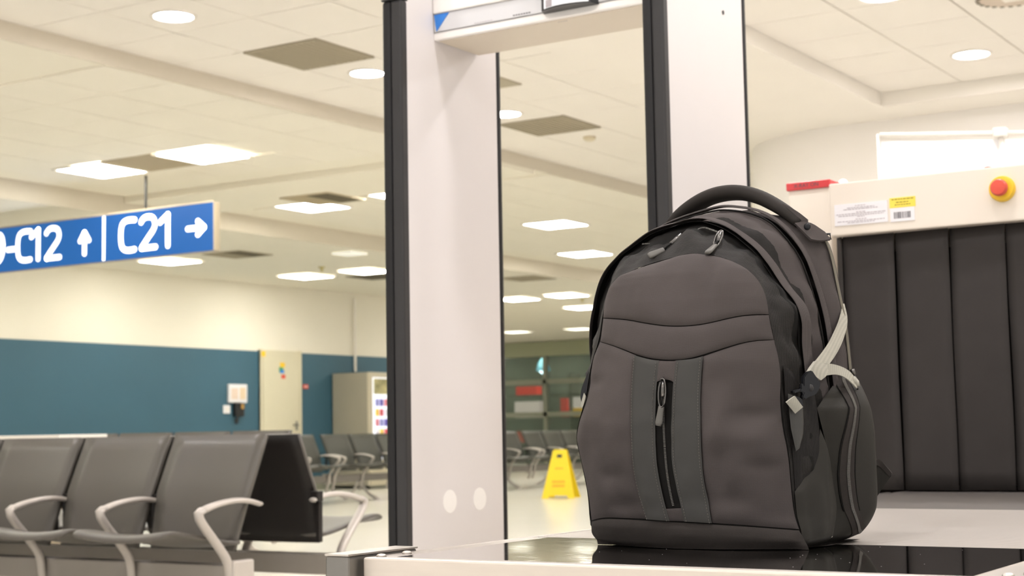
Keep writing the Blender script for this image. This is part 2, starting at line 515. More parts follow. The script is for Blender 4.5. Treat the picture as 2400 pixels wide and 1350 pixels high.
def loop(Lp, Rp, y):
    a = smooth_poly([(x, z, 0) for x, z in Lp], NS, 1)
    b = smooth_poly([(x, z, 0) for x, z in Rp], NS, 1)
    b.reverse()
    pts = a + b[1:]
    return [Vector((p.x, y, p.y)) for p in pts]          # open at the bottom


def closed_rows(rows):
    return rows


def nz(p, s, amp, seed=0.0):
    return amp * noise.noise(Vector((p.x * s + seed, p.y * s + 3.1 + seed, p.z * s - 1.7)))


LP0, LF, LM, LB = loop(P0L, P0R, 0), loop(FL, FR, .070), loop(ML, MR, .140), loop(BL, BR, .190)
CEN = Vector((-.015, 0, .22))


def shrink(lp, d, y):
    out = []
    n = len(lp)
    for i, p in enumerate(lp):
        t = lp[min(n - 1, i + 1)] - lp[max(0, i - 1)]
        nrm = Vector((-t.z, 0, t.x)).normalized()       # outward for our direction (left-up-over-right)
        if (p - CEN).dot(nrm) < 0:
            nrm = -nrm
        out.append(Vector((p.x - nrm.x * d, y, max(0.0015, p.z - nrm.z * d))))
    return out


def loft(A, B, n, bulge=0.0, amp=0.0, sc=18, seed=0, t0=0.0, t1=1.0):
    rows = []
    for k in range(n + 1):
        t = t0 + (t1 - t0) * k / n
        row = []
        for a, b in zip(A, B):
            p = a.lerp(b, t)
            rad = Vector((p.x - CEN.x, 0, p.z - CEN.z))
            rl = rad.normalized()
            e = math.sin(math.pi * t)
            w_ = min(1, p.z / 0.05)
            d = bulge * e + nz(p, sc, amp, seed) * e + nz(p, sc * 2.7, amp * 0.35, seed + 5) * e
            row.append(p + rl * d * w_)
        rows.append(row)
    return rows


def loft_obj(name, A, B, n, m, parent=bp, **kw):
    return MB().grid(loft(A, B, n, **kw)).build(name, m, parent, smooth=True)


# gussets and compartments
fg = loft_obj('front_gusset', LP0, shrink(LF, .002, .068), 12, M_RIP, bulge=.004, amp=.012, sc=26, t0=0, t1=.56)
loft_obj('pocket_zip_tape', LP0, shrink(LF, .002, .068), 8, M_ZIPT, bulge=.004, amp=.012, sc=26, t0=.55, t1=1.0)
LFi = shrink(LF, .014, .084)
LM1 = shrink(LM, .005, .133)
loft_obj('front_flap_lining', shrink(LF, .001, .066), LFi, 4, M_ZIPT, amp=.002)
loft_obj('compartment_patch', LFi, LM1, 8, M_RIP, bulge=.006, amp=.018, sc=15, seed=2, t0=0, t1=.40)
loft_obj('main_compartment', LFi, LM1, 12, M_FAB, bulge=.006, amp=.018, sc=15, seed=2, t0=.39, t1=1.0)
LM2 = shrink(LM, .004, .150)
loft_obj('back_section', LM2, LB, 10, M_FAB, bulge=.004, amp=.007, sc=20, seed=7)
bk_in = [Vector((p.x * .93 - .001, .222, .012 + p.z * .965)) for p in LB]
loft_obj('back_padding', LB, bk_in, 5, M_FABD, bulge=.004)
rows = []
for t in (0, .3, .6, .9):
    rows.append([Vector((p.x + (CEN.x - p.x) * t, .222 + .006 * t, p.z + (.22 - p.z) * t)) for p in bk_in])
MB().grid(rows).build('back_panel', M_FABD, bp, smooth=True)


def ribbon_loop(name, lp, ya, yb, proud, m, th, arc=(0, 1), amp=0.0, parent=bp):
    n = len(lp)
    i0, i1 = int(arc[0] * (n - 1)), int(arc[1] * (n - 1))
    rows = []
    A = shrink(lp, -proud * .3, ya); Mm = shrink(lp, -proud, (ya + yb) / 2); B = shrink(lp, -proud * .5, yb)
    for R_ in (A, Mm, B):
        rows.append([p + Vector((0, nz(p, 30, amp), nz(p, 22, amp, 4))) for p in R_[i0:i1 + 1]])
    return MB().grid(rows).build(name, m, parent, smooth=True, solid=th, sub=1)


flap = ribbon_loop('zip_flap', LF, .050, .084, .006, M_FAB, .0022, (.20, .79), amp=.004)
ribbon_loop('flap_lining', shrink(LF, .0045, .07), .049, .082, .004, M_ZIPT, .001, (.20, .79), amp=.004, parent=flap)
ribbon_loop('seam_binding', LM, .131, .149, .005, M_FAB, .003, (.03, .97), amp=.001)
ribbon_loop('rear_binding', LB, .181, .189, .0035, mat('rear_piping_sage', (0.16, 0.145, 0.11), 0.7, noise_amt=0.1), .0012, (.05, .95), amp=.001)
MB().tube([p + Vector((0, -.004, 0)) for p in shrink(LM, .0045, .130)[4:-4]], .0015, seg=6).build('seam_cord', M_ZIPT, bp, smooth=True)  # dark cord running along the main seam


# front surface
def side_x0(y):
    return .160 + .012 * min(1, max(0, y) / .05)


def edge_x(z, P):
    pts = [(x, zz_) for x, zz_ in P]
    z = max(pts[0][1], min(pts[-1][1], z))
    for (xa, za), (xb, zb) in zip(pts, pts[1:]):
        if za <= z <= zb and zb > za:
            return xa + (xb - xa) * (z - za) / (zb - za)
    return pts[-1][0]


BZ = [(0, .036), (.03, .046), (.08, .052), (.18, .055), (.28, .047), (.36, .038), (.40, .026), (.432, .006), (.6, 0)]


DENTS = [(.112, .190, .035, .013, .011), (.10, .160, .05, .016, -.006), (.125, .118, .03, .010, .005), (-.165, .245, .022, .010, .009), (-.15, .19, .03, .02, -.005),
         (.045, .392, .008, .03, .004), (.060, .392, .008, .03, -.003), (-.06, .385, .02, .03, -.003), (-.10, .06, .04, .012, .004), (.06, .07, .05, .015, .004), (-.12, .105, .03, .012, .004)]


def fsurf(x, z):
    xl, xr = edge_x(z, P0L), edge_x(z, P0R)
    c, h = (xl + xr) / 2, max(.01, (xr - xl) / 2)
    u = min(1, abs((x - c) / h))
    b = 0
    for (za, ba), (zb, bb) in zip(BZ, BZ[1:]):
        if za <= z <= zb:
            b = ba + (bb - ba) * (z - za) / (zb - za)
    w_ = .0030 * noise.noise(Vector((x * 16, z * 11, 1.3))) + .0012 * noise.noise(Vector((x * 45, z * 40, 7)))
    dent = 0
    for xd, zd, sx, sz, am in DENTS:
        dent += am * math.exp(-((x - xd) / sx) ** 2 - ((z - zd) / sz) ** 2)
    return -(b * (1 - u ** 2.4) + w_ * (1 - u ** 4)) - .001 + dent * (1 - u ** 6)


def to_front(px, py):
    y = -.03
    for _ in range(12):
        p = at_y(px, py, y)
        y = .5 * y + .5 * fsurf(p.x, max(0, p.z))
    return p.x, max(.001, p.z)


def coons(b, r, t, l, nu, nv):
    """b,t: left->right ; l,r: bottom->top ; lists of 2d pts -> grid of (x,z)"""
    V3 = lambda L: [(p[0], p[1], 0) for p in L]
    b, t = smooth_poly(V3(b), nu, 2), smooth_poly(V3(t), nu, 2)
    l, r = smooth_poly(V3(l), nv, 2), smooth_poly(V3(r), nv, 2)
    g = []
    for j in range(nv):
        v = j / (nv - 1)
        row = []
        for i in range(nu):
            u = i / (nu - 1)
            p = b[i] * (1 - v) + t[i] * v + l[j] * (1 - u) + r[j] * u
            p -= (b[0] * (1 - u) * (1 - v) + b[-1] * u * (1 - v) + t[0] * (1 - u) * v + t[-1] * u * v)
            row.append((p.x, p.y))
        g.append(row)
    return g


def panel(name, b, r, t, l, m, parent=bp, puff=.004, fall=.007, base=-.0006, nu=40, nv=40, amp=0.0, flat=False, inset=.0004):
    conv = lambda L: [to_front(*q) for q in L]
    g = coons(conv(b), conv(r), conv(t), conv(l), nu, nv)
    cx_ = sum(p[0] for r_ in g for p in r_) / (nu * nv); cz_ = sum(p[1] for r_ in g for p in r_) / (nu * nv)
    if not flat:
        for j in range(nv):
            for i in range(nu):
                if i in (0, nu - 1) or j in (0, nv - 1):
                    x, z = g[j][i]
                    ii, jj = min(max(i, 1), nu - 2), min(max(j, 1), nv - 2)
                    dv = Vector((g[jj][ii][0] - x, g[jj][ii][1] - z))
                    if dv.length > 1e-6:
                        dv = dv.normalized() * inset
                        g[j][i] = (x + dv.x, z + dv.y)
    W = (Vector(g[nv // 2][0]) - Vector(g[nv // 2][-1])).length
    Hh = (Vector(g[0][nu // 2]) - Vector(g[-1][nu // 2])).length
    rows = []
    for j in range(nv):
        row = []
        for i in range(nu):
            x, z = g[j][i]
            d = min(i / (nu - 1) * W, (1 - i / (nu - 1)) * W, j / (nv - 1) * Hh, (1 - j / (nv - 1)) * Hh)
            h = base + puff * (1 - math.exp(-d / fall)) + amp * noise.noise(Vector((x * 25, z * 16, 3))) * min(1, d / .02)
            row.append((x, fsurf(x, z) - h, .0006 if name == 'base_panel' and j == 0 else z))
        rows.append(row)
    return MB().grid(rows).build(name, m, parent, smooth=True)


def off(L, dx):
    return [(x + dx, y) for x, y in L]


seam1 = [(1413, 745), (1467, 748), (1518, 758), (1563, 764), (1611, 764), (1658, 758), (1722, 742), (1764, 737), (1802, 737)]
seam2 = [(1406, 801), (1435, 809), (1467, 821), (1499, 834), (1531, 842), (1579, 845), (1627, 839), (1690, 818), (1754, 799), (1814, 796)]
botseam = [(1386, 1220), (1414, 1213), (1451, 1214), (1525, 1218), (1636, 1224), (1747, 1231), (1873, 1241)]


def cut(poly, xa, xb):
    def yv(x):
        for (x0, y0), (x1, y1) in zip(poly, poly[1:]):
            if x0 <= x <= x1:
                return y0 + (y1 - y0) * (x - x0) / (x1 - x0)
        return poly[0][1] if x < poly[0][0] else poly[-1][1]
    return [(xa, yv(xa))] + [p for p in poly if xa < p[0] < xb] + [(xb, yv(xb))]


# dark base under the seams
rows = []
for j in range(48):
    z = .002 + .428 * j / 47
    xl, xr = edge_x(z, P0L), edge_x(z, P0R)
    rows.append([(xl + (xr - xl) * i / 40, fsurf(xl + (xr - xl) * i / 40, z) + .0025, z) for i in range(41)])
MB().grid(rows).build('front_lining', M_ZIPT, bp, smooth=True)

panel('upper_pocket_panel', seam1, [(1802, 737), (1797, 700), (1787, 673), (1772, 650), (1752, 632)],
      [(1452, 647), (1478, 635), (1506, 625), (1563, 608), (1590, 599), (1611, 595), (1632, 594), (1652, 596), (1680, 600), (1700, 606), (1728, 617), (1752, 632)],
      [(1413, 745), (1415, 712), (1422, 684), (1434, 663), (1452, 647)], M_FAB, puff=.005, amp=.004, nu=56)
panel('curved_band', seam2, [(1814, 796), (1807, 765), (1802, 738)], [(x, y + 1.5) for x, y in seam1], [(1406, 801), (1410, 773), (1413, 746)], M_FAB, puff=.005, nu=60, nv=24)
lsl = [(1519, 1217), (1497, 1147), (1486, 1084), (1483, 1007), (1483, 913), (1490, 832)]
lsr = [(1570, 1221), (1550, 1147), (1539, 1084), (1536, 1007), (1538, 913), (1546, 845)]
rsl = [(1608, 1222), (1591, 1147), (1578, 1084), (1577, 1007), (1581, 913), (1588, 845)]
rsr = [(1668, 1226), (1653, 1147), (1644, 1084), (1642, 1015), (1640, 913), (1647, 835)]
s2 = [(x, y + 1.5) for x, y in seam2]
panel('lower_pocket_panel', cut(botseam, 1386, 1519), lsl, cut(s2, 1406, 1490),
      [(1386, 1220), (1379, 1164), (1370, 1116), (1357, 1060), (1350, 1027), (1357, 987), (1378, 931), (1384, 876), (1390, 837), (1406, 801)], M_FAB, puff=.004, amp=.005, nu=36, nv=60)
panel('lower_pocket_panel', cut(botseam, 1668, 1873), [(1873, 1241), (1862, 1209), (1855, 1153), (1847, 1057), (1834, 1005), (1828, 942), (1830, 894), (1827, 847), (1814, 796)],
      cut(s2, 1647, 1814), rsr, M_FAB, puff=.004, amp=.007, nu=44, nv=60)
st1 = panel('coated_strip', cut(botseam, 1518, 1572), off(lsr, 2), cut(s2, 1489, 1548), off(lsl, -1), M_STRIP, puff=.0012, fall=.002, base=.0035, nu=14, nv=50, amp=.002, flat=True)
st2 = panel('coated_strip', cut(botseam, 1606, 1671), off(rsr, 3), cut(s2, 1586, 1650), off(rsl, -2), M_STRIP, puff=.0012, fall=.002, base=.0035, nu=14, nv=50, amp=.002, flat=True)
panel('zip_garage', [(1541, 896), (1556, 890), (1572, 891), (1582, 897)], [(1582, 897), (1588, 845)], cut(s2, 1546, 1588), [(1541, 896), (1546, 845)], M_FAB, puff=.001, fall=.002, base=.0035, nu=14, nv=14)
panel('zip_garage', [(1570, 1221), (1608, 1222)], [(1608, 1222), (1599, 1190)], [(1560, 1192), (1599, 1190)], [(1570, 1221), (1560, 1192)], M_FAB, puff=.001, fall=.002, base=.0025, nu=14, nv=10)
panel('zip_tape', [(1560, 1193), (1599, 1191)], rsl[1:] and [(1599, 1191), (1591, 1147), (1578, 1084), (1577, 1007), (1581, 897)], [(1540, 896), (1581, 897)],
      [(1560, 1193), (1550, 1147), (1539, 1084), (1536, 1007), (1540, 896)], M_ZIPT, puff=0, base=.0005, nu=10, nv=40, flat=True)
rows = []
for k in range(9):
    t = k / 8
    row = []
    for i in range(31):
        yy_ = (fsurf(0, .004) - .004) * (1 - t) + .205 * t
        x = -.150 + (.150 + (side_x0(yy_) if yy_ > 0 else .160)) * i / 30
        row.append((x, (fsurf(x, .004) - .004) * (1 - t) + .205 * t, .0006 + .0012 * abs(math.sin(3 * t + x * 9))))
    rows.append(row)
MB().grid(rows).build('bottom_panel', M_FABD, bp, smooth=True)
panel('base_panel', [(1400, 1268), (1440, 1281), (1520, 1286), (1640, 1290), (1780, 1293), (1896, 1288)], [(1896, 1286), (1884, 1262), (1873, 1243)], [(x, y + 1.5) for x, y in botseam],
      [(1400, 1268), (1383, 1248), (1386, 1222)], M_FABD, puff=.006, fall=.012, nu=60, nv=18, amp=.003)


def fpt(px, py, lift=0.0):
    x, z = to_front(px, py)
    return Vector((x, fsurf(x, z) - lift, z))


def stitches(name, path_px, parent, lift, step=.0042, ln=.0024, r=.00045, fn=fpt):
    P = lerp_poly([tuple(fn(x, y, lift)) for x, y in smooth2(path_px)], 400)
    L = sum((b - a).length for a, b in zip(P, P[1:]))
    n = int(L / step)
    b = MB()
    for k in range(n):
        i = int(k / n * 398)
        d = (P[i + 1] - P[i]).normalized()
        b.tube([P[i], P[i] + d * ln], r, seg=4)
    o = b.build(name, M_STITCH, parent)
    o['kind'] = 'stuff'
    return o


def smooth2(px):
    return [(p.x, p.y) for p in smooth_poly([(x, y, 0) for x, y in px], 40, 2)]



stitches('stitching', off(lsl, 1), st1, .006)
stitches('stitching', off(lsr, -4), st1, .0052)
stitches('stitching', off(rsl, 4), st2, .0052)
stitches('stitching', off(rsr, -1), st2, .006)


def zip_teeth(path, parent, lift, fn, wd=.0032, step=.0021, upx=None):
    P = lerp_poly([tuple(fn(x, y, lift)) for x, y in smooth2(path)], 500)
    L = sum((b - a).length for a, b in zip(P, P[1:]))
    n = int(L / step)
    b = MB()
    for k in range(n):
        i = int(k / n * 498)
        d = (P[i + 1] - P[i]).normalized()
        sd = d.cross(upx if upx is not None else Vector((0, -1, 0))).normalized()
        b.tube([P[i] - sd * wd / 2, P[i] + sd * wd / 2], .0007, seg=5)
    o = b.build('zip_teeth', M_TEETH, parent)
    o['kind'] = 'stuff'
    return o


zip_teeth([(1556, 905), (1556, 960), (1557, 1010), (1562, 1090), (1570, 1145), (1580, 1188)], bp, .0018, fpt)


def puller(name, a, b, c, d, fn, parent=bp, ring=True):
    """metal slider a->b, cord to c, rubber end c->d (3d points)"""
    o = MB().tube([a + Vector((0, -.001, 0)), b + Vector((0, -.001, 0))], .0035, .0022, side=(1, 0, 0), seg=8).build(name, M_CHROME, parent, smooth=True)
    # ring
    mid = (b + c) / 2
    ax = (c - a).normalized(); sd = ax.cross(Vector((0, -1, 0))).normalized()
    if ring:
        ctr = a.lerp(b, .75) + Vector((0, -.003, 0))
        L_, W_ = (b - a).length * .75 + .004, .0058
        rp = [ctr + ax * (L_ * math.cos(q * math.pi / 8)) + sd * (W_ * math.sin(q * math.pi / 8)) for q in range(17)]
        MB().tube(rp, .0014, seg=6).build('pull_ring', M_CHROME, o, smooth=True)
    MB().tube([b + Vector((0, -.002, 0)), mid + Vector((0, -.003, 0)), c + Vector((0, -.002, 0))], .0016, seg=6).build('pull_cord', M_ZIPT, o, smooth=True)
    n = 7
    pts_ = [c.lerp(d, q / (n - 1)) + Vector((0, -.002, 0)) for q in range(n)]
    MB().tube(pts_, [.0042, .0046, .0049, .0053, .0057, .006, .0045], .0026, side=tuple(sd), seg=10, power=.7).build('pull_tab', M_PULL, o, smooth=True)
    return o


puller('zip_pull', fpt(1557, 893, .004), fpt(1558, 930, .006), fpt(1556, 952, .006), fpt(1549, 998, .006), fpt)


# points on the front gusset (slope between panel top edge and flap)
def gpt(px, py, y, lift=0.0):
    p = at_y(px, py, y)
    return p + Vector((0, -lift, lift * .6))


puller('zip_pull', gpt(1692, 548, .044, .004), gpt(1688, 572, .034, .006), gpt(1682, 582, .026, .006), gpt(1668, 606, .006, .012), None)
puller('zip_pull', gpt(1600, 553, .046, .004), gpt(1578, 577, .036, .006), gpt(1562, 592, .028, .006), gpt(1529, 611, .014, .010), None, ring=False)


def gfn(px, py, lift):
    return gpt(px, py, .046, lift)


zip_teeth([(1508, 575), (1530, 574), (1572, 571), (1600, 562), (1628, 545), (1650, 535), (1668, 541), (1690, 549)], bp, .003, gfn, upx=Vector((0, -.7, .7)), wd=.0026)


# right side surface
def side_x(y, z):
    lv = [(0, P0R), (.07, FR), (.14, MR), (.19, BR), (.23, BR)]
    for (ya, A), (yb, B) in zip(lv, lv[1:]):
        if ya <= y <= yb:
            t = (y - ya) / (yb - ya)
            return edge_x(z, A) * (1 - t) + edge_x(z, B) * t
    return edge_x(z, P0R) if y < 0 else edge_x(z, BR)


def to_side(px, py):
    d = ray(px, py)
    x = .16
    for _ in range(16):
        p = CAM + d * ((PO.x + x) / d.x) - PO
        x = .5 * x + .5 * side_x(max(0, min(.225, p.y)), max(.001, min(.43, p.z)))
    return max(-.01, min(.21, p.y)), max(.0015, p.z)


def side_panel(name, b, r, t, l, m, puff, fall, base=.002, nu=24, nv=36, amp=0.0, parent=bp, raw=False):
    conv = (lambda L: L) if raw else (lambda L: [to_side(*q) for q in L])
    g = coons(conv(b), conv(r), conv(t), conv(l), nu, nv)
    W = (Vector(g[nv // 2][0]) - Vector(g[nv // 2][-1])).length
    Hh = (Vector(g[0][nu // 2]) - Vector(g[-1][nu // 2])).length
    rows = []
    for j in range(nv):
        row = []
        for i in range(nu):
            y, z = g[j][i]
            d = min(i / (nu - 1) * W, (1 - i / (nu - 1)) * W, j / (nv - 1) * Hh, (1 - j / (nv - 1)) * Hh)
            h = base + puff * (1 - math.exp(-(d / fall) ** 1.3)) + amp * noise.noise(Vector((y * 30, z * 14, 9))) * min(1, d / .02)
            row.append((side_x(y, z) + h, y, z))
        rows.append(row)
    return MB().grid(rows).build(name, m, parent, smooth=True)


def spt(px, py, lift):
    y, z = to_side(px, py)
    return Vector((side_x(y, z) + lift, y, z))


# black mesh bottle holder, slate outer pocket, bulging zipped side pouch
side_panel('mesh_bottle_holder', [(.004, .05), (.075, .05)], [(.075, .05), (.072, .24)], [(.006, .26), (.072, .24)], [(.004, .05), (.006, .26)], M_RIPB, .004, .01, raw=True, amp=.006)
bpk = side_panel('slate_side_pocket', [(.002, .0008), (.05, .0008), (.095, .0008)], [(.095, .0008), (.108, .054), (.100, .10), (.089, .146), (.074, .169)], [(.001, .081), (.03, .103), (.056, .126), (.074, .169)],
                 [(.002, .0008), (.0, .03), (.0, .05), (.001, .081)], M_SIDEP, .008, .010, base=.003, raw=True, amp=.004)
PYL = [(.100, .0), (.111, .05), (.102, .10), (.090, .15), (.074, .199), (.10, .215), (.16, .25), (.19, .27)]


def pouch_h(y, z):
    yl = edge_x(z, PYL)
    q = lambda d, f: 1 - math.exp(-(max(0, d) / f) ** 1.2)
    k_ = q(y - yl, .030) * q(.204 - y, .012) * q(z, .022) * q(.265 - z, .035)
    return .0015 + .035 * k_ + .004 * noise.noise(Vector((y * 24, z * 13, 2))) * k_


def pouch_pt(y, z, lift=.0):
    return Vector((side_x(y, z) + pouch_h(y, z) + lift, y, z))


g = coons([(.100, .001), (.15, .001), (.196, .004)], [(.196, .004), (.202, .05), (.202, .12), (.200, .19), (.190, .262)], [(.074, .199), (.10, .215), (.144, .240), (.190, .262)],
          [(.100, .001), (.111, .05), (.102, .10), (.090, .15), (.074, .199)], 40, 56)
pouch = MB().grid([[pouch_pt(y, z) for y, z in r_] for r_ in g]).build('side_pouch', M_SIDEP, bp, smooth=True)


zc = [(.158, .247), (.143, .226), (.127, .188), (.119, .15), (.118, .11), (.124, .07), (.134, .038), (.148, .020), (.168, .014)]
ZC = smooth_poly([(a, b, 0) for a, b in zc], 60, 2)
rows = []
for k, p in enumerate(ZC):
    q = ZC[min(k + 1, 59)] - ZC[max(k - 1, 0)]
    nrm = Vector((-q.y, q.x, 0)).normalized()
    rows.append([pouch_pt(p.x + nrm.x * s_, p.y + nrm.y * s_, .0016) for s_ in (-.010, -.005, 0, .005, .010)])
zt = MB().grid(rows).build('side_zip_tape', M_FABD, bp, smooth=True)
b = MB(); bs = MB()
for k in range(len(ZC) * 3 - 3):
    i = k // 3
    p = ZC[i].lerp(ZC[i + 1], (k % 3) / 3)
    q = ZC[i + 1] - ZC[i]
    nrm = Vector((-q.y, q.x, 0)).normalized()
    b.tube([pouch_pt(p.x - nrm.x * .002, p.y - nrm.y * .002, .0028), pouch_pt(p.x + nrm.x * .002, p.y + nrm.y * .002, .0028)], .0007, seg=5)
o = b.build('zip_teeth', M_TEETH, zt); o['kind'] = 'stuff'
for s_ in (-.0115, .0115):
    rows = [pouch_pt(p.x + s_, p.y, .001) for p in ZC[:48]]
    MB().tube(rows, .0011, seg=5).build('zip_edge_seam', M_ZIPT, zt, smooth=True)
# slate leather tab beside the front panel
side_panel('slate_strap_tab', [(-.001, .138), (.008, .142)], [(.008, .142), (.026, .165), (.029, .198)], [(-.001, .220), (.014, .217), (.029, .198)], [(-.001, .138), (-.002, .18), (-.001, .220)], M_STRIP, .002, .004, base=.011, raw=True)


def near(px, py, lift):
    """point on the side surface under a pixel, moved `lift` towards the viewer"""
    y, z = to_side(px, py)
    p = Vector((side_x(y, z), y, z))
    return p + (CAM - PO - p).normalized() * lift


MB().tube([near(1997, 866, .050), near(2001, 878, .052)], .004, .003, seg=8).build('pouch_zip_slider', M_CHROME, bp, smooth=True)
MB().tube([near(2000, 876, .050), near(2004, 890, .050), near(2007, 906, .050), near(2011, 912, .050)], .0018, seg=6).build('pouch_pull_cord', M_BUCK, bp, smooth=True)


# webbing straps on the right
def ribbon(name, ea, eb, ys, m, th=.0016, n=32, parent=bp, yw=0.0, lifted=False):
    """two pixel edges at local depths ys (interpolated) -> thick ribbon"""
    fn = near if lifted else at_y
    A = smooth_poly([tuple(fn(x, y, d)) for (x, y), d in zip(ea, ys)], n, 2)
    B = smooth_poly([tuple(fn(x, y, d + yw)) for (x, y), d in zip(eb, ys)], n, 2)
    rows = [[a, a.lerp(b_, .5), b_] for a, b_ in zip(A, B)]
    return MB().grid(rows).build(name, m, parent, smooth=False, solid=th)


ribbon('side_strap', [(1974, 712), (1970, 745), (1947, 796), (1930, 822), (1908, 850)], [(1978, 712), (1988, 753), (1976, 797), (1960, 830), (1941, 856)], [.004, .012, .020, .026, .032], M_WEB, lifted=True)
ribbon('strap_loop', [(1910, 846), (1900, 860), (1893, 872)], [(1936, 856), (1938, 878), (1920, 892)], [.032, .036, .034], M_WEB, th=.006, lifted=True)
ribbon('strap_tail', [(1930, 851), (1958, 854), (1987, 866), (2005, 887), (2015, 903)], [(1936, 880), (1960, 877), (1980, 884), (1996, 898), (2008, 911)], [.034, .045, .055, .06, .062], M_WEB, lifted=True)
MB().tube([near(2001, 887, .062), near(2008, 897, .063), near(2013, 906, .063)], [.0045, .006, .004], .003, seg=8).build('strap_tail_end', M_WEB, bp, smooth=True)
ribbon('lower_strap', [(1842, 943), (1850, 936), (1862, 928)], [(1863, 969), (1871, 962), (1881, 954)], [.024, .030, .034], M_WEB, th=.0025, lifted=True)


def plate(name, poly, y, depth, m, parent=bp, tilt=0.0, lifted=False):
    """outline given in pixels at local depth y, extruded along depth, bevelled"""
    if lifted:
        c_ = near(sum(p[0] for p in poly) / len(poly), sum(p[1] for p in poly) / len(poly), y)
        n_ = Vector((.80, -.60, 0))
        P = []
        for px, py in poly:
            d_ = ray(px, py)
            o_ = CAM - PO
            P.append(o_ + d_ * ((c_ - o_).dot(n_) / d_.dot(n_)))
    else:
        P = [at_y(px, py, y + tilt * (px - poly[0][0])) for px, py in poly]
    bm = bmesh.new()
    vs = [bm.verts.new(p) for p in P]
    f = bm.faces.new(vs)
    ex = bmesh.ops.extrude_face_region(bm, geom=[f])
    for v in [g for g in ex['geom'] if isinstance(g, bmesh.types.BMVert)]:
        v.co += (Vector((-.80, .60, 0)) if lifted else Vector((0, 1, 0))) * depth
    bmesh.ops.recalc_face_normals(bm, faces=bm.faces)
    bmesh.ops.bevel(bm, geom=list(bm.edges), offset=.0012, segments=2, affect='EDGES')
    b_ = MB(); b_.bm(bm)
    return b_.build(name, m, parent, smooth=True, angle=40)


bk = plate('strap_buckle', [(1893, 872), (1904, 868), (1924, 898), (1921, 912), (1914, 924), (1898, 930), (1888, 936), (1880, 932), (1884, 921), (1876, 917), (1862, 922), (1858, 917), (1866, 913), (1876, 912), (1884, 903), (1884, 884)], .034, .009, M_BUCK, lifted=True)
plate('buckle_frame_bar', [(1900, 872), (1905, 870), (1921, 896), (1917, 899)], .037, .003, M_WEB, bk, lifted=True)
plate('buckle_catch', [(1877, 899), (1884, 899), (1886, 908), (1878, 911)], .033, .006, M_BUCK, bk, lifted=True)
MB().lathe([(.0055, 0), (.005, -.0012), (.0, -.0016)], near(1899, 909, .0385), 'y', 14).build('buckle_thumb_dimple', M_DARKEDGE, bk, smooth=True)
plate('buckle_socket', [(1862, 926), (1880, 934), (1884, 950), (1880, 958), (1874, 950), (1866, 940)], .028, .008, M_BUCK, lifted=True)
# left-hand buckle peeking out
plate('strap_buckle', [(1380, 868), (1385, 880), (1388, 905), (1384, 925), (1377, 934), (1372, 926), (1370, 940), (1362, 945), (1359, 930), (1362, 910), (1372, 884)], .004, .012, M_BUCK)
ribbon('lower_strap', [(1369, 921), (1364, 938), (1362, 950)], [(1376, 934), (1370, 946), (1365, 957)], [.003, .004, .006], M_WEB)

# grab handle, anchor with rivet, lower shoulder strap stub
hp = [(1578, 527, .165), (1597, 505, .165), (1625, 483, .166), (1662, 462, .167), (1700, 452, .168), (1740, 451, .170), (1780, 461, .172), (1815, 479, .173), (1848, 500, .175), (1878, 525, .178)]
H3 = smooth_poly([tuple(at_y(x, y, d)) for x, y, d in hp], 34, 2)
rr = [.0085 + .0035 * math.sin(math.pi * k / 33) for k in range(34)]
MB().tube(H3, [.022 + .002 * math.sin(math.pi * k / 33) for k in range(34)], rr, side=(0, 1, 0), seg=16, power=.8).build('grab_handle', M_HANDLE, bp, smooth=True)
ribbon('handle_end_wrap', [(1836, 478), (1866, 493), (1893, 514)], [(1846, 518), (1870, 524), (1893, 522)], [.165, .168, .172], M_FAB, th=.012)
ribbon('handle_anchor', [(1862, 524), (1895, 519), (1932, 545)], [(1900, 562), (1922, 566), (1946, 562)], [.152, .166, .180], M_FAB, th=.004)
MB().lathe([(.0058, 0), (.0052, -.0014), (.002, -.0022)], at_y(1892, 531, .150), 'y', 12).build('rivet', M_BUCK, bp, smooth=True)
MB().tube([at_y(1936, 549, .19), at_y(1945, 548, .19), at_y(1947, 560, .19), at_y(1938, 560, .19), at_y(1936, 549, .19)], .002, seg=6).build('rear_d_ring', M_BUCK, bp, smooth=True)
ribbon('shoulder_strap_end', [(2036, 1080), (2050, 1076), (2064, 1077), (2091, 1109)], [(2038, 1090), (2050, 1090), (2062, 1092), (2085, 1117)], [.19, .20, .21, .215], M_FABD, th=.003)
ribbon('shoulder_strap_end', [(2040, 1085), (2062, 1092), (2090, 1111)], [(2042, 1190), (2046, 1176), (2088, 1116)], [.20, .212, .217], M_SIDEP, th=.004)

# ================================================================== CONVEYOR TABLE
cv = thing('conveyor_table', 'steel conveyor table with mirror-polished top under the backpack', 'conveyor', (-0.97, 1.79, 0))
O = cv.location
def L(x0, x1, y0, y1, z0, z1, name, m, bev=0.0, parent=cv, smooth=False):
    return MB().box(x0 - O.x, x1 - O.x, y0 - O.y, y1 - O.y, z0 - O.z, z1 - O.z, bev).build(name, m, parent, smooth)
XL, XR = -1.395, -0.475
L(XL, XR, 1.785, 1.80, .590, ZB, 'end_plate', M_STEELP, .003)
L(XL, XR, 1.80, 2.235, ZB - .012, ZB - .0012, 'top_plate', M_STEEL)
L(-1.355, -.540, 1.812, 2.225, ZB - .0012, ZB, 'polished_sheet', M_SLICK)
L(XL, XR, 2.236, 3.22, ZB - .02, ZB - .004, 'bed_base', M_BED)
rb = MB()
for q in range(98):
    y = 2.24 + q * .010
    rb.box(-1.385 - O.x, -.485 - O.x, y - O.y, y + .0065 - O.y, ZB - .004, ZB - .0005)
o = rb.build('bed_rib', M_BED, cv); o['kind'] = 'stuff'
L(-1.39, -.48, 3.22, 3.998, ZB - .02, ZB - .001, 'belt', M_BELT, .004)
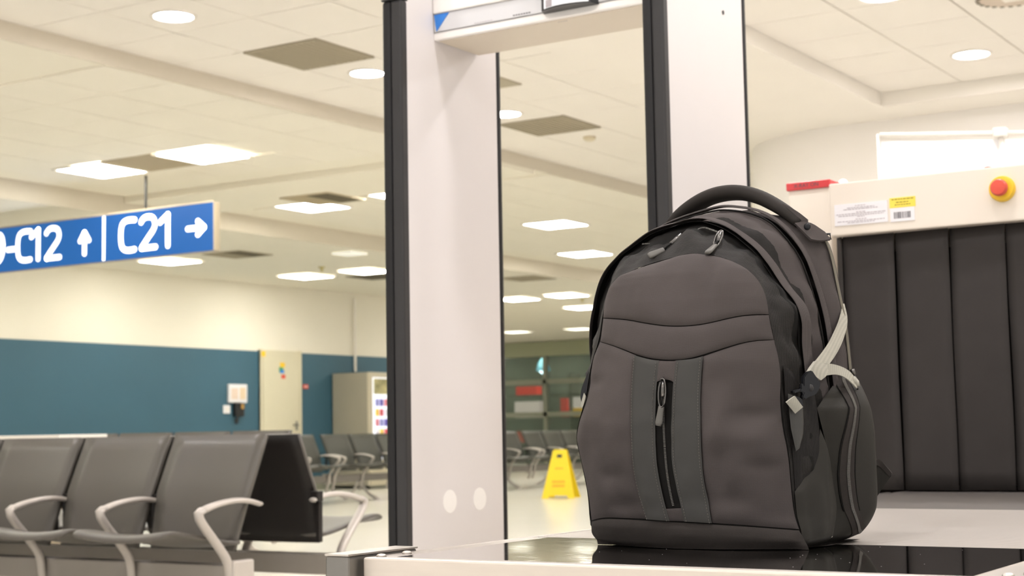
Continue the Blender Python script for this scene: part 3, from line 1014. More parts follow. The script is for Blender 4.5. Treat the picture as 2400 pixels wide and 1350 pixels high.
for xa, xb in ((XL - .012, XL), (XR, XR + .012)):
    L(xa, xb, 1.80, 4.0, .56, ZB - .001, 'side_rail', M_STEEL, .002)
for x0, x1 in ((-1.444, -1.402), (-.470, -.428)):
    br = L(x0, x1, 1.760, 1.925, .585, .670, 'corner_bracket', M_DKSTEEL, .004)
    L(x0, x1 + .001, 1.759, 1.926, .6695, .6725, 'bracket_cap', M_STEEL, .0012, br)
for x, y in ((-1.385, 1.815), (-1.382, 1.872), (-.505, 1.83), (-.49, 1.865)):
    MB().lathe([(.0075, 0), (.007, .0025), (.0045, .0042), (0.001, .0048)], (x - O.x, y - O.y, ZB - .0012), 'z', 16).build('bolt', M_STEEL, cv, smooth=True)
for x in (-1.43, -.44):
    for y in (1.87, 3.5):
        L(x - .025, x + .025, y - .025, y + .025, 0.02, .59, 'leg', M_DKSTEEL, .003)
        MB().lathe([(.04, 0), (.04, .012), (.015, .02)], (x - O.x, y - O.y, 0), 'z', 14).build('foot', M_BLACK, cv)
# dust specks and scuffs on the sheet
b = MB()
for q in range(26):
    x, y = random.uniform(-1.2, -.56), random.uniform(1.83, 2.2)
    r_ = random.uniform(.0003, .0007)
    b.prism([(x - O.x + r_ * math.cos(a_), y - O.y + r_ * math.sin(a_)) for a_ in (0, 1.2, 2.4, 3.6, 4.9)], 'z', ZB, ZB + .0003)
o = b.build('dust_specks', M_INK, cv); o['kind'] = 'stuff'

# ================================================================== X-RAY SCANNER
sc_ = thing('xray_scanner', 'cream baggage scanner with hanging dark rubber curtain and red stop button', 'scanner', (-0.97, 4.0, 0))
O = sc_.location
L(-1.535, -.40, 4.0, 4.34, 1.345, 1.487, 'hood_panel', M_SCAN, .004, sc_)
L(-1.535, -1.512, 4.065, 4.475, .60, 1.345, 'hood_cheek', M_TUNNEL, .003, sc_)
L(-.43, -.40, 4.02, 4.34, .60, 1.345, 'hood_cheek', M_TUNNEL, .003, sc_)
L(-1.775, -1.645, 4.30, 6.3, .02, 1.545, 'body_column', M_SCAN, .006, sc_)
L(-1.64, -1.536, 4.345, 6.3, .02, 1.485, 'body', M_SCAN, .006, sc_)
L(-1.53, .1, 4.345, 6.3, 1.345, 1.485, 'body_top', M_SCAN, .006, sc_)
L(-.39, .1, 4.30, 6.3, .02, 1.34, 'body', M_SCAN, .006, sc_)
L(-1.53, -.40, 4.345, 6.3, .02, .60, 'body_base', M_SCAN, .004, sc_)
L(-1.515, -.43, 4.46, 4.48, .60, 1.345, 'tunnel_dark', M_TUNNEL, 0, sc_)
L(-1.39, -.48, 4.0, 4.45, ZB - .02, ZB - .001, 'tunnel_belt', M_BELT, 0, sc_)
for q in range(9):
    x0 = -1.660 + q * .1445
    w_ = .1425
    rows = []
    for kz in range(15):
        z = 1.345 - kz * (1.345 - .671) / 14
        row = []
        for kx in range(7):
            u = kx / 6
            x = max(-1.534, x0) + (min(-.434, x0 + w_) - max(-1.534, x0)) * u + .002 * math.sin(kz * .5 + q) * kz / 14
            y = 4.034 + .004 * math.sin(u * 3.1 + q * 1.7) * kz / 14 + .002 * math.cos(kz * .4 + q * 2) + .009 * (1 - u)
            row.append((x - O.x, y - O.y, z))
        rows.append(row)
    MB().grid(rows).build('curtain_strip', M_CURT, sc_, smooth=True, solid=.0025)
# indicator lamp with red lens, white dome
ind = L(-1.778, -1.642, 4.292, 4.40, 1.526, 1.549, 'indicator_lens', M_RED, .003, sc_)
M_LAMP = mat('lit_white_lamp', (1, 1, 1), .3, emit=1.0, noise_amt=.01)
for cx, r_ in ((-1.735, .036), (-1.662, .018)):
    MB().lathe([(r_, 0), (r_ * .9, .012), (r_ * .5, .022), (.002, .025)], (cx - O.x, 4.45 - O.y, 1.545), 'z', 20).build('indicator_dome', M_LAMP, sc_, smooth=True)


def text_obj(txt, size, m, parent, loc, rot, name, ext=.0004):
    c = bpy.data.curves.new(name, 'FONT')
    c.body = txt
    c.size = size
    c.extrude = ext
    c.align_x = 'CENTER'; c.align_y = 'CENTER'
    o = bpy.data.objects.new(name, c)
    COL.objects.link(o)
    o.data.materials.append(m)
    o.parent = parent
    o.location = loc
    o.rotation_euler = rot
    bpy.context.view_layer.update()
    me = bpy.data.meshes.new_from_object(o.evaluated_get(bpy.context.evaluated_depsgraph_get()))
    q = bpy.data.objects.new(name, me)
    bpy.data.objects.remove(o)
    q.name = name
    COL.objects.link(q)
    q.parent = parent
    q.location = loc
    q.rotation_euler = rot
    if not me.materials:
        me.materials.append(m)
    return q


text_obj('X-RAY ON', .016, M_INKD, ind, (-1.715 - O.x, 4.2915 - O.y, 1.5375), (math.pi / 2, 0, 0), 'lens_lettering')
# labels
lb = L(-1.520, -1.374, 3.9975, 4.0, 1.371, 1.428, 'warning_label', M_PAPER, 0, sc_)
b = MB()
for z, w_, n in ((1.4215, .03, 1), (1.4165, .075, 1), (1.4125, .095, 1), (1.4045, .025, 1), (1.4005, .135, 1), (1.396, .125, 1), (1.392, .02, 1), (1.3855, .03, 1), (1.381, .13, 1), (1.377, .075, 1)):
    x = -w_ / 2
    while x < w_ / 2:
        l_ = random.uniform(.004, .011)
        b.box(-1.447 + x - O.x, -1.447 + min(x + l_, w_ / 2) - O.x, 3.9970 - O.y, 3.9976 - O.y, z - .0009, z + .0009)
        x += l_ + .002
b.build('label_print', M_INK, lb)
yl = L(-1.368, -1.299, 3.9975, 4.0, 1.4055, 1.432, 'yellow_label', M_YLAB, 0, sc_)
b = MB()
for z, w_ in ((1.4275, .058), (1.4195, .035), (1.413, .042)):
    x = -w_ / 2
    while x < w_ / 2:
        l_ = random.uniform(.003, .009)
        b.box(-1.333 + x - O.x, -1.333 + min(x + l_, w_ / 2) - O.x, 3.9970 - O.y, 3.9976 - O.y, z - .0013, z + .0013)
        x += l_ + .0018
b.build('label_print', mat('olive_print', (.35, .28, .03), .6, noise_amt=.1), yl)
bl = L(-1.367, -1.302, 3.9975, 4.0, 1.369, 1.405, 'barcode_label', M_PAPER, 0, sc_)
b = MB()
x = -1.357
while x < -1.312:
    w_ = random.choice((.0008, .0008, .0016, .0022))
    b.box(x - O.x, x + w_ - O.x, 3.9970 - O.y, 3.9976 - O.y, 1.377, 1.394)
    x += w_ + random.choice((.0010, .0014, .002))
b.build('barcode_bars', M_INKD, bl)
# emergency stop
es = MB().lathe([(.033, 0), (.033, -.006), (.030, -.016), (.020, -.018)], (-1.074 - O.x, 4.0 - O.y, 1.428), 'y', 32).build('stop_button_collar', M_YEL, sc_, smooth=True, angle=35)
MB().lathe([(.012, -.016), (.013, -.026), (.021, -.027), (.0215, -.036), (.018, -.042), (.002, -.0435)], (-1.074 - O.x, 4.0 - O.y, 1.428), 'y', 32).build('stop_button_head', M_REDBTN, es, smooth=True, angle=35)
# red and white item on top
bc = thing('beacon', 'small red and white beacon on top of the scanner', 'beacon', (-1.155, 4.17, 1.489))
MB().lathe([(.022, 0), (.022, .010), (.015, .014)], (0, 0, 0), 'z', 18).build('beacon_base', M_WHITEMETAL, bc)
MB().lathe([(.015, .012), (.015, .020), (.010, .026), (.002, .028)], (0, 0, 0), 'z', 18).build('beacon_lens', M_REDBTN, bc, smooth=True)

# ================================================================== METAL DETECTOR GATE
gt = thing('metal_detector', 'white walk-through metal detector gate with black edge strips', 'detector', (-2.19, 3.74, 0))
O = gt.location
YG0, YG1 = 3.48, 3.985
for x0, x1 in ((-2.635, -2.572), (-1.815, -1.757)):
    pn = L(x0 + .003, x1, YG0 + .028, YG1 - .012, .03, 2.24, 'side_panel', M_GATE, .006, gt)
    L(x0, x0 + (x1 - x0) * .46, YG0, YG0 + .034, .03, 2.05, 'edge_strip', M_BLACKRUB, .008, gt)
    L(x0 + (x1 - x0) * .44, x1 + .001, YG0 + .003, YG0 + .034, .03, 2.05, 'edge_profile', M_DARKEDGE, .006, gt)
    L(x0, x1 + .0015, YG1 - .012, YG1 + .006, .03, 2.05, 'edge_strip', M_BLACKRUB, .004, gt)
    L(x0 - .001, x1 + .002, YG0 - .002, YG0 + .036, 2.05, 2.056, 'strip_cap', M_BLACK, .002, gt)
    L(x0 - .02, x1 + .02, YG0 - .05, YG1 + .05, 0, .03, 'foot_plate', M_DKSTEEL, .004, gt)
for y, z in ((3.690, .647), (3.842, .647)):
    MB().lathe([(.033, 0), (.033, .0016), (.03, .002)], (-2.5725 - O.x, y - O.y, z), 'x', 28).build('round_mark', M_GATEW, gt)
MB().lathe([(.006, 0), (.006, .002)], (-1.7575 - O.x, 3.845 - O.y, 1.959), 'x', 14).build('bolt_hole', M_BLACK, gt)
# head unit
cbx0, cbx1, cby0, cby1 = -2.573, -1.816, 3.643, 3.868
L(cbx0, cbx1, cby0, cby1, 1.963, 1.985, 'head_sill', M_GATEW, .004, gt)
L(cbx0 + .002, cbx1, cby0 + .008, cby1, 1.985, 2.24, 'head_body', M_GATEW, .003, gt)
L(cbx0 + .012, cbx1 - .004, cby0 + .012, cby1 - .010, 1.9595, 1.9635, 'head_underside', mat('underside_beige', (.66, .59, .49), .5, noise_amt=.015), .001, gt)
L(cbx0 + .004, cbx1, cby0 - .002, cby0 + .010, 1.987, 2.037, 'head_fascia', M_GATEGREY, .001, gt)
L(cbx0 + .002, cbx1, cby0 - .006, cby0 + .010, 2.0395, 2.20, 'head_cover', M_GATEW, .004, gt)
MB().prism([(cbx0 + .0055 - O.x, 2.0365), (cbx0 + .057 - O.x, 2.0365), (cbx0 + .013 - O.x, 1.9875)], 'y', cby0 - .004 - O.y, cby0 - .0015 - O.y).build('blue_triangle', M_BLUEPRINT, gt)
b = MB()
for k in range(7):
    b.box(-2.30 + k * .0085 - O.x, -2.294 + k * .0085 - O.x, cby0 - .0026 - O.y, cby0 - .0018 - O.y, 1.9915, 1.9945)
b.build('fascia_lettering', M_INKD, gt)
b = MB()
for k in range(7):
    b.box(-2.43 + k * .009 - O.x, -2.423 + k * .009 - O.x, cby0 - .0026 - O.y, cby0 - .0018 - O.y, 1.9905, 1.9920)
b.build('fascia_lettering', M_INK, gt)
b = MB()
for k in range(4):
    b.box(-2.17 + k * .008 - O.x, -2.1645 + k * .008 - O.x, 3.665 - O.y, 3.668 - O.y, 1.9588, 1.9594)
b.build('underside_lettering', M_INK, gt)
# display pod
dp = [(-2.203, 2.09)]
front = []
for k in range(9):
    u = k / 8
    front.append((-2.190 + .155 * u - O.x, cby0 - .03 - .018 * math.sin(math.pi * u) - O.y))
poly = front + [(-2.027 - O.x, cby0 - O.y), (-2.200 - O.x, cby0 - O.y)]
pod = MB().prism(poly, 'z', 1.981, 2.12).build('display_pod', M_BLACK, gt)
poly2 = [(x + (.008 if k == 0 else -.006 if k == 8 else 0), y - .0025) for k, (x, y) in enumerate(front)]
MB().prism(poly2 + [(x, y + .002) for x, y in reversed(poly2)], 'z', 1.9845, 2.115).build('display_face', mat('display_white', (.72, .74, .77), .3, emit=.12, emit_col=(.8, .85, .9), noise_amt=.01), pod)
def on_pod(u0, u1, z0, z1, name, m):
    rows = []
    for z in (z0, z1):
        rows.append([(-2.190 + .155 * u - O.x, cby0 - .0335 - .018 * math.sin(math.pi * u) - O.y, z) for u in (u0, (u0 + u1) / 2, u1)])
    MB().grid(rows).build(name, m, pod, solid=.0008)
on_pod(.13, .27, 1.986, 2.006, 'grey_print', M_INK)
on_pod(.11, .17, 2.010, 2.030, 'red_print', M_REDBTN)
on_pod(.175, .24, 2.011, 2.030, 'orange_print', M_YEL)
on_pod(.40, .45, 2.004, 2.02, 'blue_print', M_BLUEPRINT)
on_pod(.43, .50, 2.009, 2.03, 'blue_print', M_BLUEPRINT)

# ================================================================== HANGING SIGN
sg = thing('direction_sign', 'blue illuminated hanging sign reading 9-C12 and C21 with white arrows', 'sign', (-9.79, 10.41, 2.5))
O = sg.location
L(-13.6, -9.79, 10.412, 10.49, 2.505, 2.945, 'sign_case', M_SIGNC, .004, sg)
L(-13.6, -9.795, 10.405, 10.412, 2.505, 2.942, 'sign_face', M_SIGNB, 0, sg)
L(-13.6, -9.79, 10.400, 10.41, 2.942, 2.956, 'sign_top_trim', M_SIGNC, .002, sg)


def stroke(pts2, w_, n=10):
    """flat rounded stroke in (x,z) -> MB prism pieces, facing -Y"""
    P = [Vector((p[0], p[1])) for p in pts2]
    left, right = [], []
    for i, p in enumerate(P):
        t = (P[min(i + 1, len(P) - 1)] - P[max(i - 1, 0)]).normalized()
        nn = Vector((-t.y, t.x)) * w_ / 2
        left.append(p + nn); right.append(p - nn)
    t0 = (P[1] - P[0]).normalized(); t1 = (P[-1] - P[-2]).normalized()
    def cap(c, d):
        a0 = math.atan2(d.y, d.x)
        return [c + Vector((math.cos(a0 + math.pi / 2 - math.pi * k / n), math.sin(a0 + math.pi / 2 - math.pi * k / n))) * w_ / 2 for k in range(1, n)]
    return left, right, cap(P[-1], t1), cap(P[0], -t0)


def glyph(strokes, w_, ox, oz, sx, sz, name):
    bm = bmesh.new()
    for st in strokes:
        pts_ = [(ox + x * sx, oz + z * sz) for x, z in st]
        if len(pts_) > 2:
            pts_ = [(p.x, p.y) for p in smooth_poly([(a, c, 0) for a, c in pts_], 26, 3)]
        lf, rt, c1, c0 = stroke(pts_, w_)
        yv = 10.402 - O.y
        vl = [bm.verts.new((p.x - O.x, yv, p.y - O.z)) for p in lf]
        vr = [bm.verts.new((p.x - O.x, yv, p.y - O.z)) for p in rt]
        for i in range(len(vl) - 1):
            bm.faces.new((vl[i], vl[i + 1], vr[i + 1], vr[i]))
        for ctr, vs, a, b_ in ((None, c1, vl[-1], vr[-1]), (None, c0, vr[0], vl[0])):
            ring = [a] + [bm.verts.new((p.x - O.x, yv, p.y - O.z)) for p in vs] + [b_]
            bm.faces.new(ring)
    b_ = MB(); b_.bm(bm)
    return b_.build(name, M_SIGNW, sg, solid=.003)


G = {
    'C': [[(.97, .985), (.80, 1.0), (.45, 1.0), (.15, .92), (.05, .70), (.05, .30), (.15, .08), (.45, 0), (.80, 0), (.97, .015)]],
    '2': [[(.05, .86), (.18, .98), (.45, 1.02), (.80, .98), (.93, .80), (.88, .60), (.45, .30), (.08, .02), (.08, .0), (.1, 0)], [(.08, .0), (.95, 0)]],
    '1': [[(.10, .78), (.55, 1.0)], [(.55, 1.0), (.55, 0)]],
    '9': [[(.93, .62), (.80, .46), (.45, .42), (.12, .50), (.05, .72), (.12, .95), (.45, 1.02), (.82, .96), (.95, .72), (.94, .35), (.75, .08), (.40, -.02), (.12, .06)]],
    '-': [[(.1, .42), (.9, .42)]],
}
WST = .052
bx = 2.585
hgt = .285
def put(ch, x0, w_, z0=bx, h_=hgt):
    glyph(G[ch], WST, x0, z0, w_, h_, 'sign_letter')
put('C', -10.965, .195); put('2', -10.70, .205, bx + .006); put('1', -10.47, .22, bx + .006)
put('9', -12.78, .19, bx + .015); put('-', -12.54, .12, bx + .015); put('C', -12.395, .20, bx + .012); put('1', -12.21, .22, bx + .012); put('2', -11.985, .21, bx + .008)
glyph([[(0, .5), (1, .5)], [(.62, .95), (1, .52)], [(.62, .05), (1, .48)]], .05, -10.10, 2.655, .20, .135, 'sign_arrow')
MB().prism([(-9.99 - O.x, 2.66 - O.z), (-9.895 - O.x, 2.723 - O.z), (-9.99 - O.x, 2.785 - O.z)], 'y', -.0095, -.0065).build('sign_arrow', M_SIGNW, sg)
glyph([[(.5, 0), (.5, 1)], [(.05, .62), (.48, 1)], [(.95, .62), (.52, 1)]], .05, -11.51, 2.60, .135, .20, 'sign_arrow')
MB().prism([(-11.505 - O.x, 2.72 - O.z), (-11.375 - O.x, 2.72 - O.z), (-11.44 - O.x, 2.80 - O.z)], 'y', -.0095, -.0065).build('sign_arrow', M_SIGNW, sg)
L(-11.195, -11.169, 10.400, 10.4045, 2.515, 2.935, 'sign_divider', M_SIGNW, 0, sg)
for x in (-10.68, -12.9):
    MB().tube([(x - O.x, .04, 2.945 - O.z), (x - O.x, .04, (Z2 if x > -11.86 else Z3) - O.z - .0)], .012, seg=8).build('hanger_rod', M_BLACK, sg)

# ================================================================== BEAM SEATING
def make_bench(name, n, pitch, m_seat, label, legs=(0.5,)):
    t = thing(name, label, 'bench')
    w_ = pitch - .035
    # seat and back meshes (shared data)
    rows = []
    prof = [(.03, .405), (-.02, .398), (-.10, .402), (-.20, .420), (-.30, .440), (-.37, .452), (-.41, .450), (-.435, .432)]
    for y, z in prof:
        rows.append([(w_ * (u / 8 - .5), y, z + .022 * (2 * u / 8 - 1) ** 2 * (1 if y < -.05 else .4)) for u in range(9)])
    seat = MB().grid(rows).build('seat', m_seat, t, smooth=True, solid=.024, sub=1)
    rows = []
    for k in range(9):
        s_ = k / 8
        z = .375 + .47 * s_; y = .01 + .28 * min(.225, z - .375) + .45 * max(0, z - .60)
        ww = w_ * (1 - .11 * max(0, 1 - s_ / .5))
        rows.append([(ww * (u / 8 - .5), y - .018 * (2 * u / 8 - 1) ** 2, z) for u in range(9)])
    back = MB().grid(rows).build('backrest', m_seat, t, smooth=True, solid=.02)
    rows2 = [[(x, y + .013, z) for x, y, z in r_] for r_ in rows]
    shell = MB().grid(rows2).build('back_shell', M_CHAIRB, t, smooth=True, solid=.005)
    hinge = MB().box(-.022, .022, .055, .095, .555, .60, .004).box(-.010, .010, .045, .07, .38, .57, .003).build('hinge_bracket', M_CHAIRB, t)
    path = smooth_poly([(0, .10, .562), (0, .03, .580), (0, -.06, .584), (0, -.17, .570), (0, -.245, .548)], 14, 2)
    arm_b = MB().tube(path, [.010 + .004 * k / 13 for k in range(14)], [.021] * 14, side=(0, 0, 1), seg=10)
    path2 = smooth_poly([(0, -.238, .552), (0, -.262, .545), (0, -.250, .51), (0, -.14, .40), (0, -.085, .335), (0, -.075, .24), (0, -.05, .16), (0, -.03, .13)], 22, 2)
    arm_b.tube(path2, .016, .023, side=(0, 1, 0), seg=10)
    arm = arm_b.build('armrest', M_ALU, t, smooth=True)
    for i in range(n):
        x = -pitch * (i + .5)
        for src in (seat, back, shell):
            if i == 0:
                src.location.x = x
            else:
                inst(src, t, (x, 0, 0))
    for i in range(n + 1):
        if i == 0:
            pass
        else:
            inst(arm, t, (-pitch * i, 0, 0))
            if i == 1:
                hinge.location.x = -pitch
            else:
                inst(hinge, t, (-pitch * i, 0, 0))
    MB().box(-pitch * n - .03, .03, -.07, .01, .235, .325, .006).build('beam', M_BEAM, t)
    MB().box(.0, .035, -.09, .03, .215, .345, .008).build('beam_end', M_ALU, t)
    for lx in legs:
        x = -lx * pitch * n
        b_ = MB()
        for sgn in (-1, 1):
            pth = smooth_poly([(x, -.03 + .02 * sgn, .26), (x, -.03 + .04 * sgn, .18), (x, -.03 + .14 * sgn, .07), (x, -.03 + .27 * sgn, .018)], 12, 2)
            b_.tube(pth, .016, .022, side=(1, 0, 0), seg=8)
            b_.box(x - .03, x + .03, -.03 + .27 * sgn - .03, -.03 + .27 * sgn + .03, 0, .02, .004)
        b_.build('leg', M_ALU, t, smooth=True, angle=40)
    return t


PIT = .553
b1 = make_bench('airport_bench', 6, PIT, M_CHAIR, 'nearest grey airport bench with silver armrests, left foreground', (.1, .6))
b1.location = (-4.42, 4.87, 0)
b2 = copy_tree(b1, (-4.42 - 6 * PIT, 5.41, 0), math.pi, 'grey airport bench back to back behind the nearest bench')
b3 = copy_tree(b1, (-7.05, 8.1, 0), 0, 'grey airport bench whose back tops show behind the nearest pair')
b3.scale = (1, 1, 1.035)
far = make_bench('airport_bench', 4, .575, M_CHAIRFAR, 'far grey airport bench in front of the vending machine', (.3, .75))
far.rotation_euler = (0, 0, math.pi / 2)
far.location = (-12.9, 15.72, 0)
far2 = copy_tree(far, (-12.9, 18.14, 0), math.pi / 2, 'far grey airport bench half hidden by the detector gate post')
far3 = copy_tree(far, (-12.9, 20.56, 0), math.pi / 2, 'farthest grey airport bench behind the yellow floor sign')
far4 = copy_tree(far, (-12.9, 22.98, 0), math.pi / 2, 'far grey airport bench seen just left of the backpack')

# ================================================================== VENDING MACHINE AND WALL ITEMS
vm = thing('vending_machine', 'grey vending machine with lit product window against the teal wall', 'vending machine', (-15.4, 19.9, 0))
O = vm.location
L(-15.76, -15.07, 19.43, 20.33, .05, 1.80, 'body', M_VEND, .008, vm)
L(-15.07, -15.02, 19.43, 20.33, .05, 1.80, 'front_frame', mat('vending_front_cream', (.62, .56, .43), .4, noise_amt=.02), .006, vm)
L(-15.02, -15.012, 19.5, 20.10, .45, 1.72, 'product_window', mat('vending_glow', (.8, .82, .9), .3, emit=.55, emit_col=(.9, .92, 1), noise_amt=.05), 0, vm)
L(-15.015, -15.005, 19.52, 20.08, 1.46, 1.70, 'picture_panel', mat('snack_picture', (.55, .48, .25), .4, noise_amt=.9, noise_scale=9), 0, vm)
pcols = [(.65, .1, .12), (.15, .12, .45), (.8, .78, .85), (.7, .25, .3), (.85, .6, .1), (.3, .3, .6)]
for r_ in range(6):
    for c in range(5):
        m_ = mat('product_%d' % ((r_ + c * 2) % 6), pcols[(r_ + c * 2) % 6], .4, emit=.15, emit_col=pcols[(r_ + c * 2) % 6], noise_amt=.1)
        y = 19.55 + c * .112; z = .50 + r_ * .155
        MB().box(-15.012 - O.x, -14.99 - O.x, y - O.y, y + .08 - O.y, z, z + .11, .01).build('product', m_, vm)
L(-15.02, -15.0, 20.14, 20.30, .9, 1.45, 'keypad_panel', M_BLACK, .003, vm)
for y in (19.48, 20.28):
    L(-15.15, -15.10, y - .03, y + .03, 0, .06, 'foot', M_BLACK, 0, vm)

nb = thing('notice_box', 'white square notice box on the teal wall left of the door', 'box', (-15.785, 17.25, 1.33))
O = nb.location
L(-15.784, -15.74, 17.055, 17.445, 1.33, 1.60, 'box_body', M_PAPER, .012, nb)
L(-15.741, -15.737, 17.10, 17.24, 1.38, 1.54, 'printed_panel', mat('pale_pink_print', (.75, .60, .50), .5, noise_amt=.1), 0, nb)
L(-15.741, -15.737, 17.28, 17.40, 1.38, 1.55, 'printed_panel', mat('pale_tan_print', (.74, .58, .40), .5, noise_amt=.1), 0, nb)
so = thing('wall_socket', 'small white wall switch below the notice box', 'switch', (-15.785, 17.04, 1.20))
O = so.location
L(-15.784, -15.765, 16.97, 17.105, 1.175, 1.295, 'switch_plate', M_PAPER, .006, so)
L(-15.765, -15.758, 17.01, 17.065, 1.21, 1.26, 'rocker', M_WHITEMETAL, .002, so)
ph = thing('wall_phone', 'black wall phone with amber patch under the notice box', 'phone', (-15.785, 17.26, 1.1))
O = ph.location
L(-15.784, -15.71, 17.17, 17.36, 1.13, 1.325, 'phone_body', M_BLACK, .02, ph)
L(-15.712, -15.70, 17.27, 17.33, 1.24, 1.31, 'amber_patch', mat('amber', (.45, .25, .06), .4, noise_amt=.1), .004, ph)
MB().tube(smooth_poly([(.05, -.04, .04), (.07, -.05, -.03), (.05, -.07, -.09), (.04, -.06, .0)], 20, 2), .014, seg=8).build('phone_cord', M_BLACK, ph, smooth=True)
rp = thing('red_plate', 'small red plate on the teal wall right of the door', 'plate', (-15.785, 18.79, 1.56))
O = rp.location
L(-15.784, -15.77, 18.74, 18.86, 1.555, 1.62, 'plate_body', M_REDBTN, .003, rp)
L(-15.770, -15.768, 18.76, 18.84, 1.58, 1.595, 'plate_print', M_PAPER, 0, rp)
pp = tag(MB().tube([(-15.765, 20.02, 1.85), (-15.765, 20.02, 3.02)], .022, seg=10).build('wall_pipe', M_CREAM), 'thin vertical pipe on the wall above the vending machine', 'pipe')
# pale counter at the far left
ct = thing('counter', 'pale counter top edge behind the nearest bench, far left', 'counter', (-7.75, 6.9, 0))
O = ct.location
L(-8.9, -7.75, 6.85, 7.25, .845, .872, 'counter_top', M_WHITEMETAL, .004, ct)
L(-8.85, -7.80, 6.9, 7.2, 0, .845, 'counter_body', M_SIGNC, .004, ct)

# ================================================================== WET FLOOR SIGN
ws = thing('wet_floor_sign', 'yellow folding wet floor sign standing on the hall floor', 'sign', (-10.28, 17.2, 0), math.radians(18))
def aframe(s_):
    b_ = MB()
    zt_, zb_ = .60, .0
    def pt(u, z, o_=0):
        k = 1 - z / .60
        wd_ = (.085 + .125 * k) * u
        return (wd_, s_ * (.02 + .15 * k + o_), z)
    n = 14
    rows = []
    for th_ in (0, .012):
        pts_ = [pt(-1, .59, th_), pt(-.85, .605, th_), pt(.85, .605, th_), pt(1, .59, th_), pt(1, 0, th_), pt(.62, 0, th_), pt(.55, .035, th_), pt(-.55, .035, th_), pt(-.62, 0, th_), pt(-1, 0, th_)]
        rows.append(pts_)
    o_ = len(b_.v)
    b_.v += rows[0] + rows[1]
    m_ = len(rows[0])
    b_.f += [tuple(range(m_)), tuple(range(m_, 2 * m_))]
    for i in range(m_):
        j = (i + 1) % m_
        b_.f.append((i, j, m_ + j, m_ + i))
    return b_, pt
for s_ in (-1, 1):
    b_, pt = aframe(s_)
    lf_ = b_.build('sign_leaf', M_YELSIGN, ws)
    def mark(u0, u1, z0, z1, name, m):
        k = [pt(u0, z0, .0135), pt(u1, z0, .0135), pt(u1, z1, .0135), pt(u0, z1, .0135)]
        MB().grid([[k[0], k[1]], [k[3], k[2]]]).build(name, m, lf_, solid=.001)
    mark(-.32, .32, .505, .545, 'handle_slot', M_BLACK)
    mark(-.45, .45, .14, .17, 'faint_lettering', M_ORANGE)
    mark(-.5, .5, .19, .22, 'faint_lettering', M_ORANGE)
    mark(-.4, .4, .36, .38, 'faint_lettering', M_ORANGE)
MB().tube([(-.06, 0, .59), (.06, 0, .59)], .014, seg=8).build('hinge', M_YELSIGN, ws)

# ================================================================== PRIVACY SCREEN behind the scanner
p1, p2, p3 = Vector((-2.455, 7.05, 0)), Vector((-1.975, 7.365, 0)), Vector((-1.0, 8.0, 0))
ps = thing('privacy_screen', 'white cloth privacy screen on a thin metal frame behind the scanner', 'screen', p1)
for a, b_ in ((p1, p2), (p2, p3)):
    d = (b_ - a); nrm = Vector((-d.y, d.x, 0)).normalized()
    a_, c_ = a - p1 + d * .015, b_ - p1 - d * .015
    rows = []
    for z in (.25, .8, 1.4, 1.8, 2.155):
        rows.append([a_.lerp(c_, k / 6) + Vector((0, 0, z)) + nrm * .006 * math.sin(k * 1.3 + z * 2) for k in range(7)])
    MB().grid(rows).build('screen_cloth', M_SCREEN, ps, smooth=True, solid=.003)
    MB().tube([a_ + Vector((0, 0, 2.185)), c_ + Vector((0, 0, 2.185))], .012, seg=10).build('top_rail', M_WHITEMETAL, ps, smooth=True)
    MB().tube([a_ + Vector((0, 0, .25)), c_ + Vector((0, 0, .25))], .014, seg=10).build('bottom_rail', M_WHITEMETAL, ps, smooth=True)
for p in (p1, p2, p3):
    q = p - p1
    MB().tube([q + Vector((0, 0, .02)), q + Vector((0, 0, 2.19))], .006 if p is p1 else .013, seg=10).build('post', M_WHITEMETAL, ps, smooth=True)
    MB().box(q.x - .03, q.x + .03, q.y - .2, q.y + .2, 0, .025, .006).build('foot', M_WHITEMETAL, ps)
MB().box((p2 - p1).x - .03, (p2 - p1).x + .03, (p2 - p1).y - .03, (p2 - p1).y + .03, 2.165, 2.21, .006).build('post_joint', M_WHITEMETAL, ps)

# ================================================================== CEILING FIXTURES
def make_troffer(m, label, loc, group=None):
    t = thing('ceiling_light', label, 'ceiling light', loc, 0, group)
    b_ = MB()
    for x0, x1, y0, y1 in ((-.31, .31, -.31, -.285), (-.31, .31, .285, .31), (-.31, -.285, -.285, .285), (.285, .31, -.285, .285)):
        b_.box(x0, x1, y0, y1, -.018, -.004)
    b_.build('light_frame', M_WHITEMETAL, t)
    MB().box(-.285, .285, -.285, .285, -.014, -.005).build('light_diffuser', m, t)
    for k in range(7):
        x = -.24 + k * .08
        MB().box(x - .006, x + .006, -.285, .285, -.019, -.0145).build('louvre', m, t)
    return t


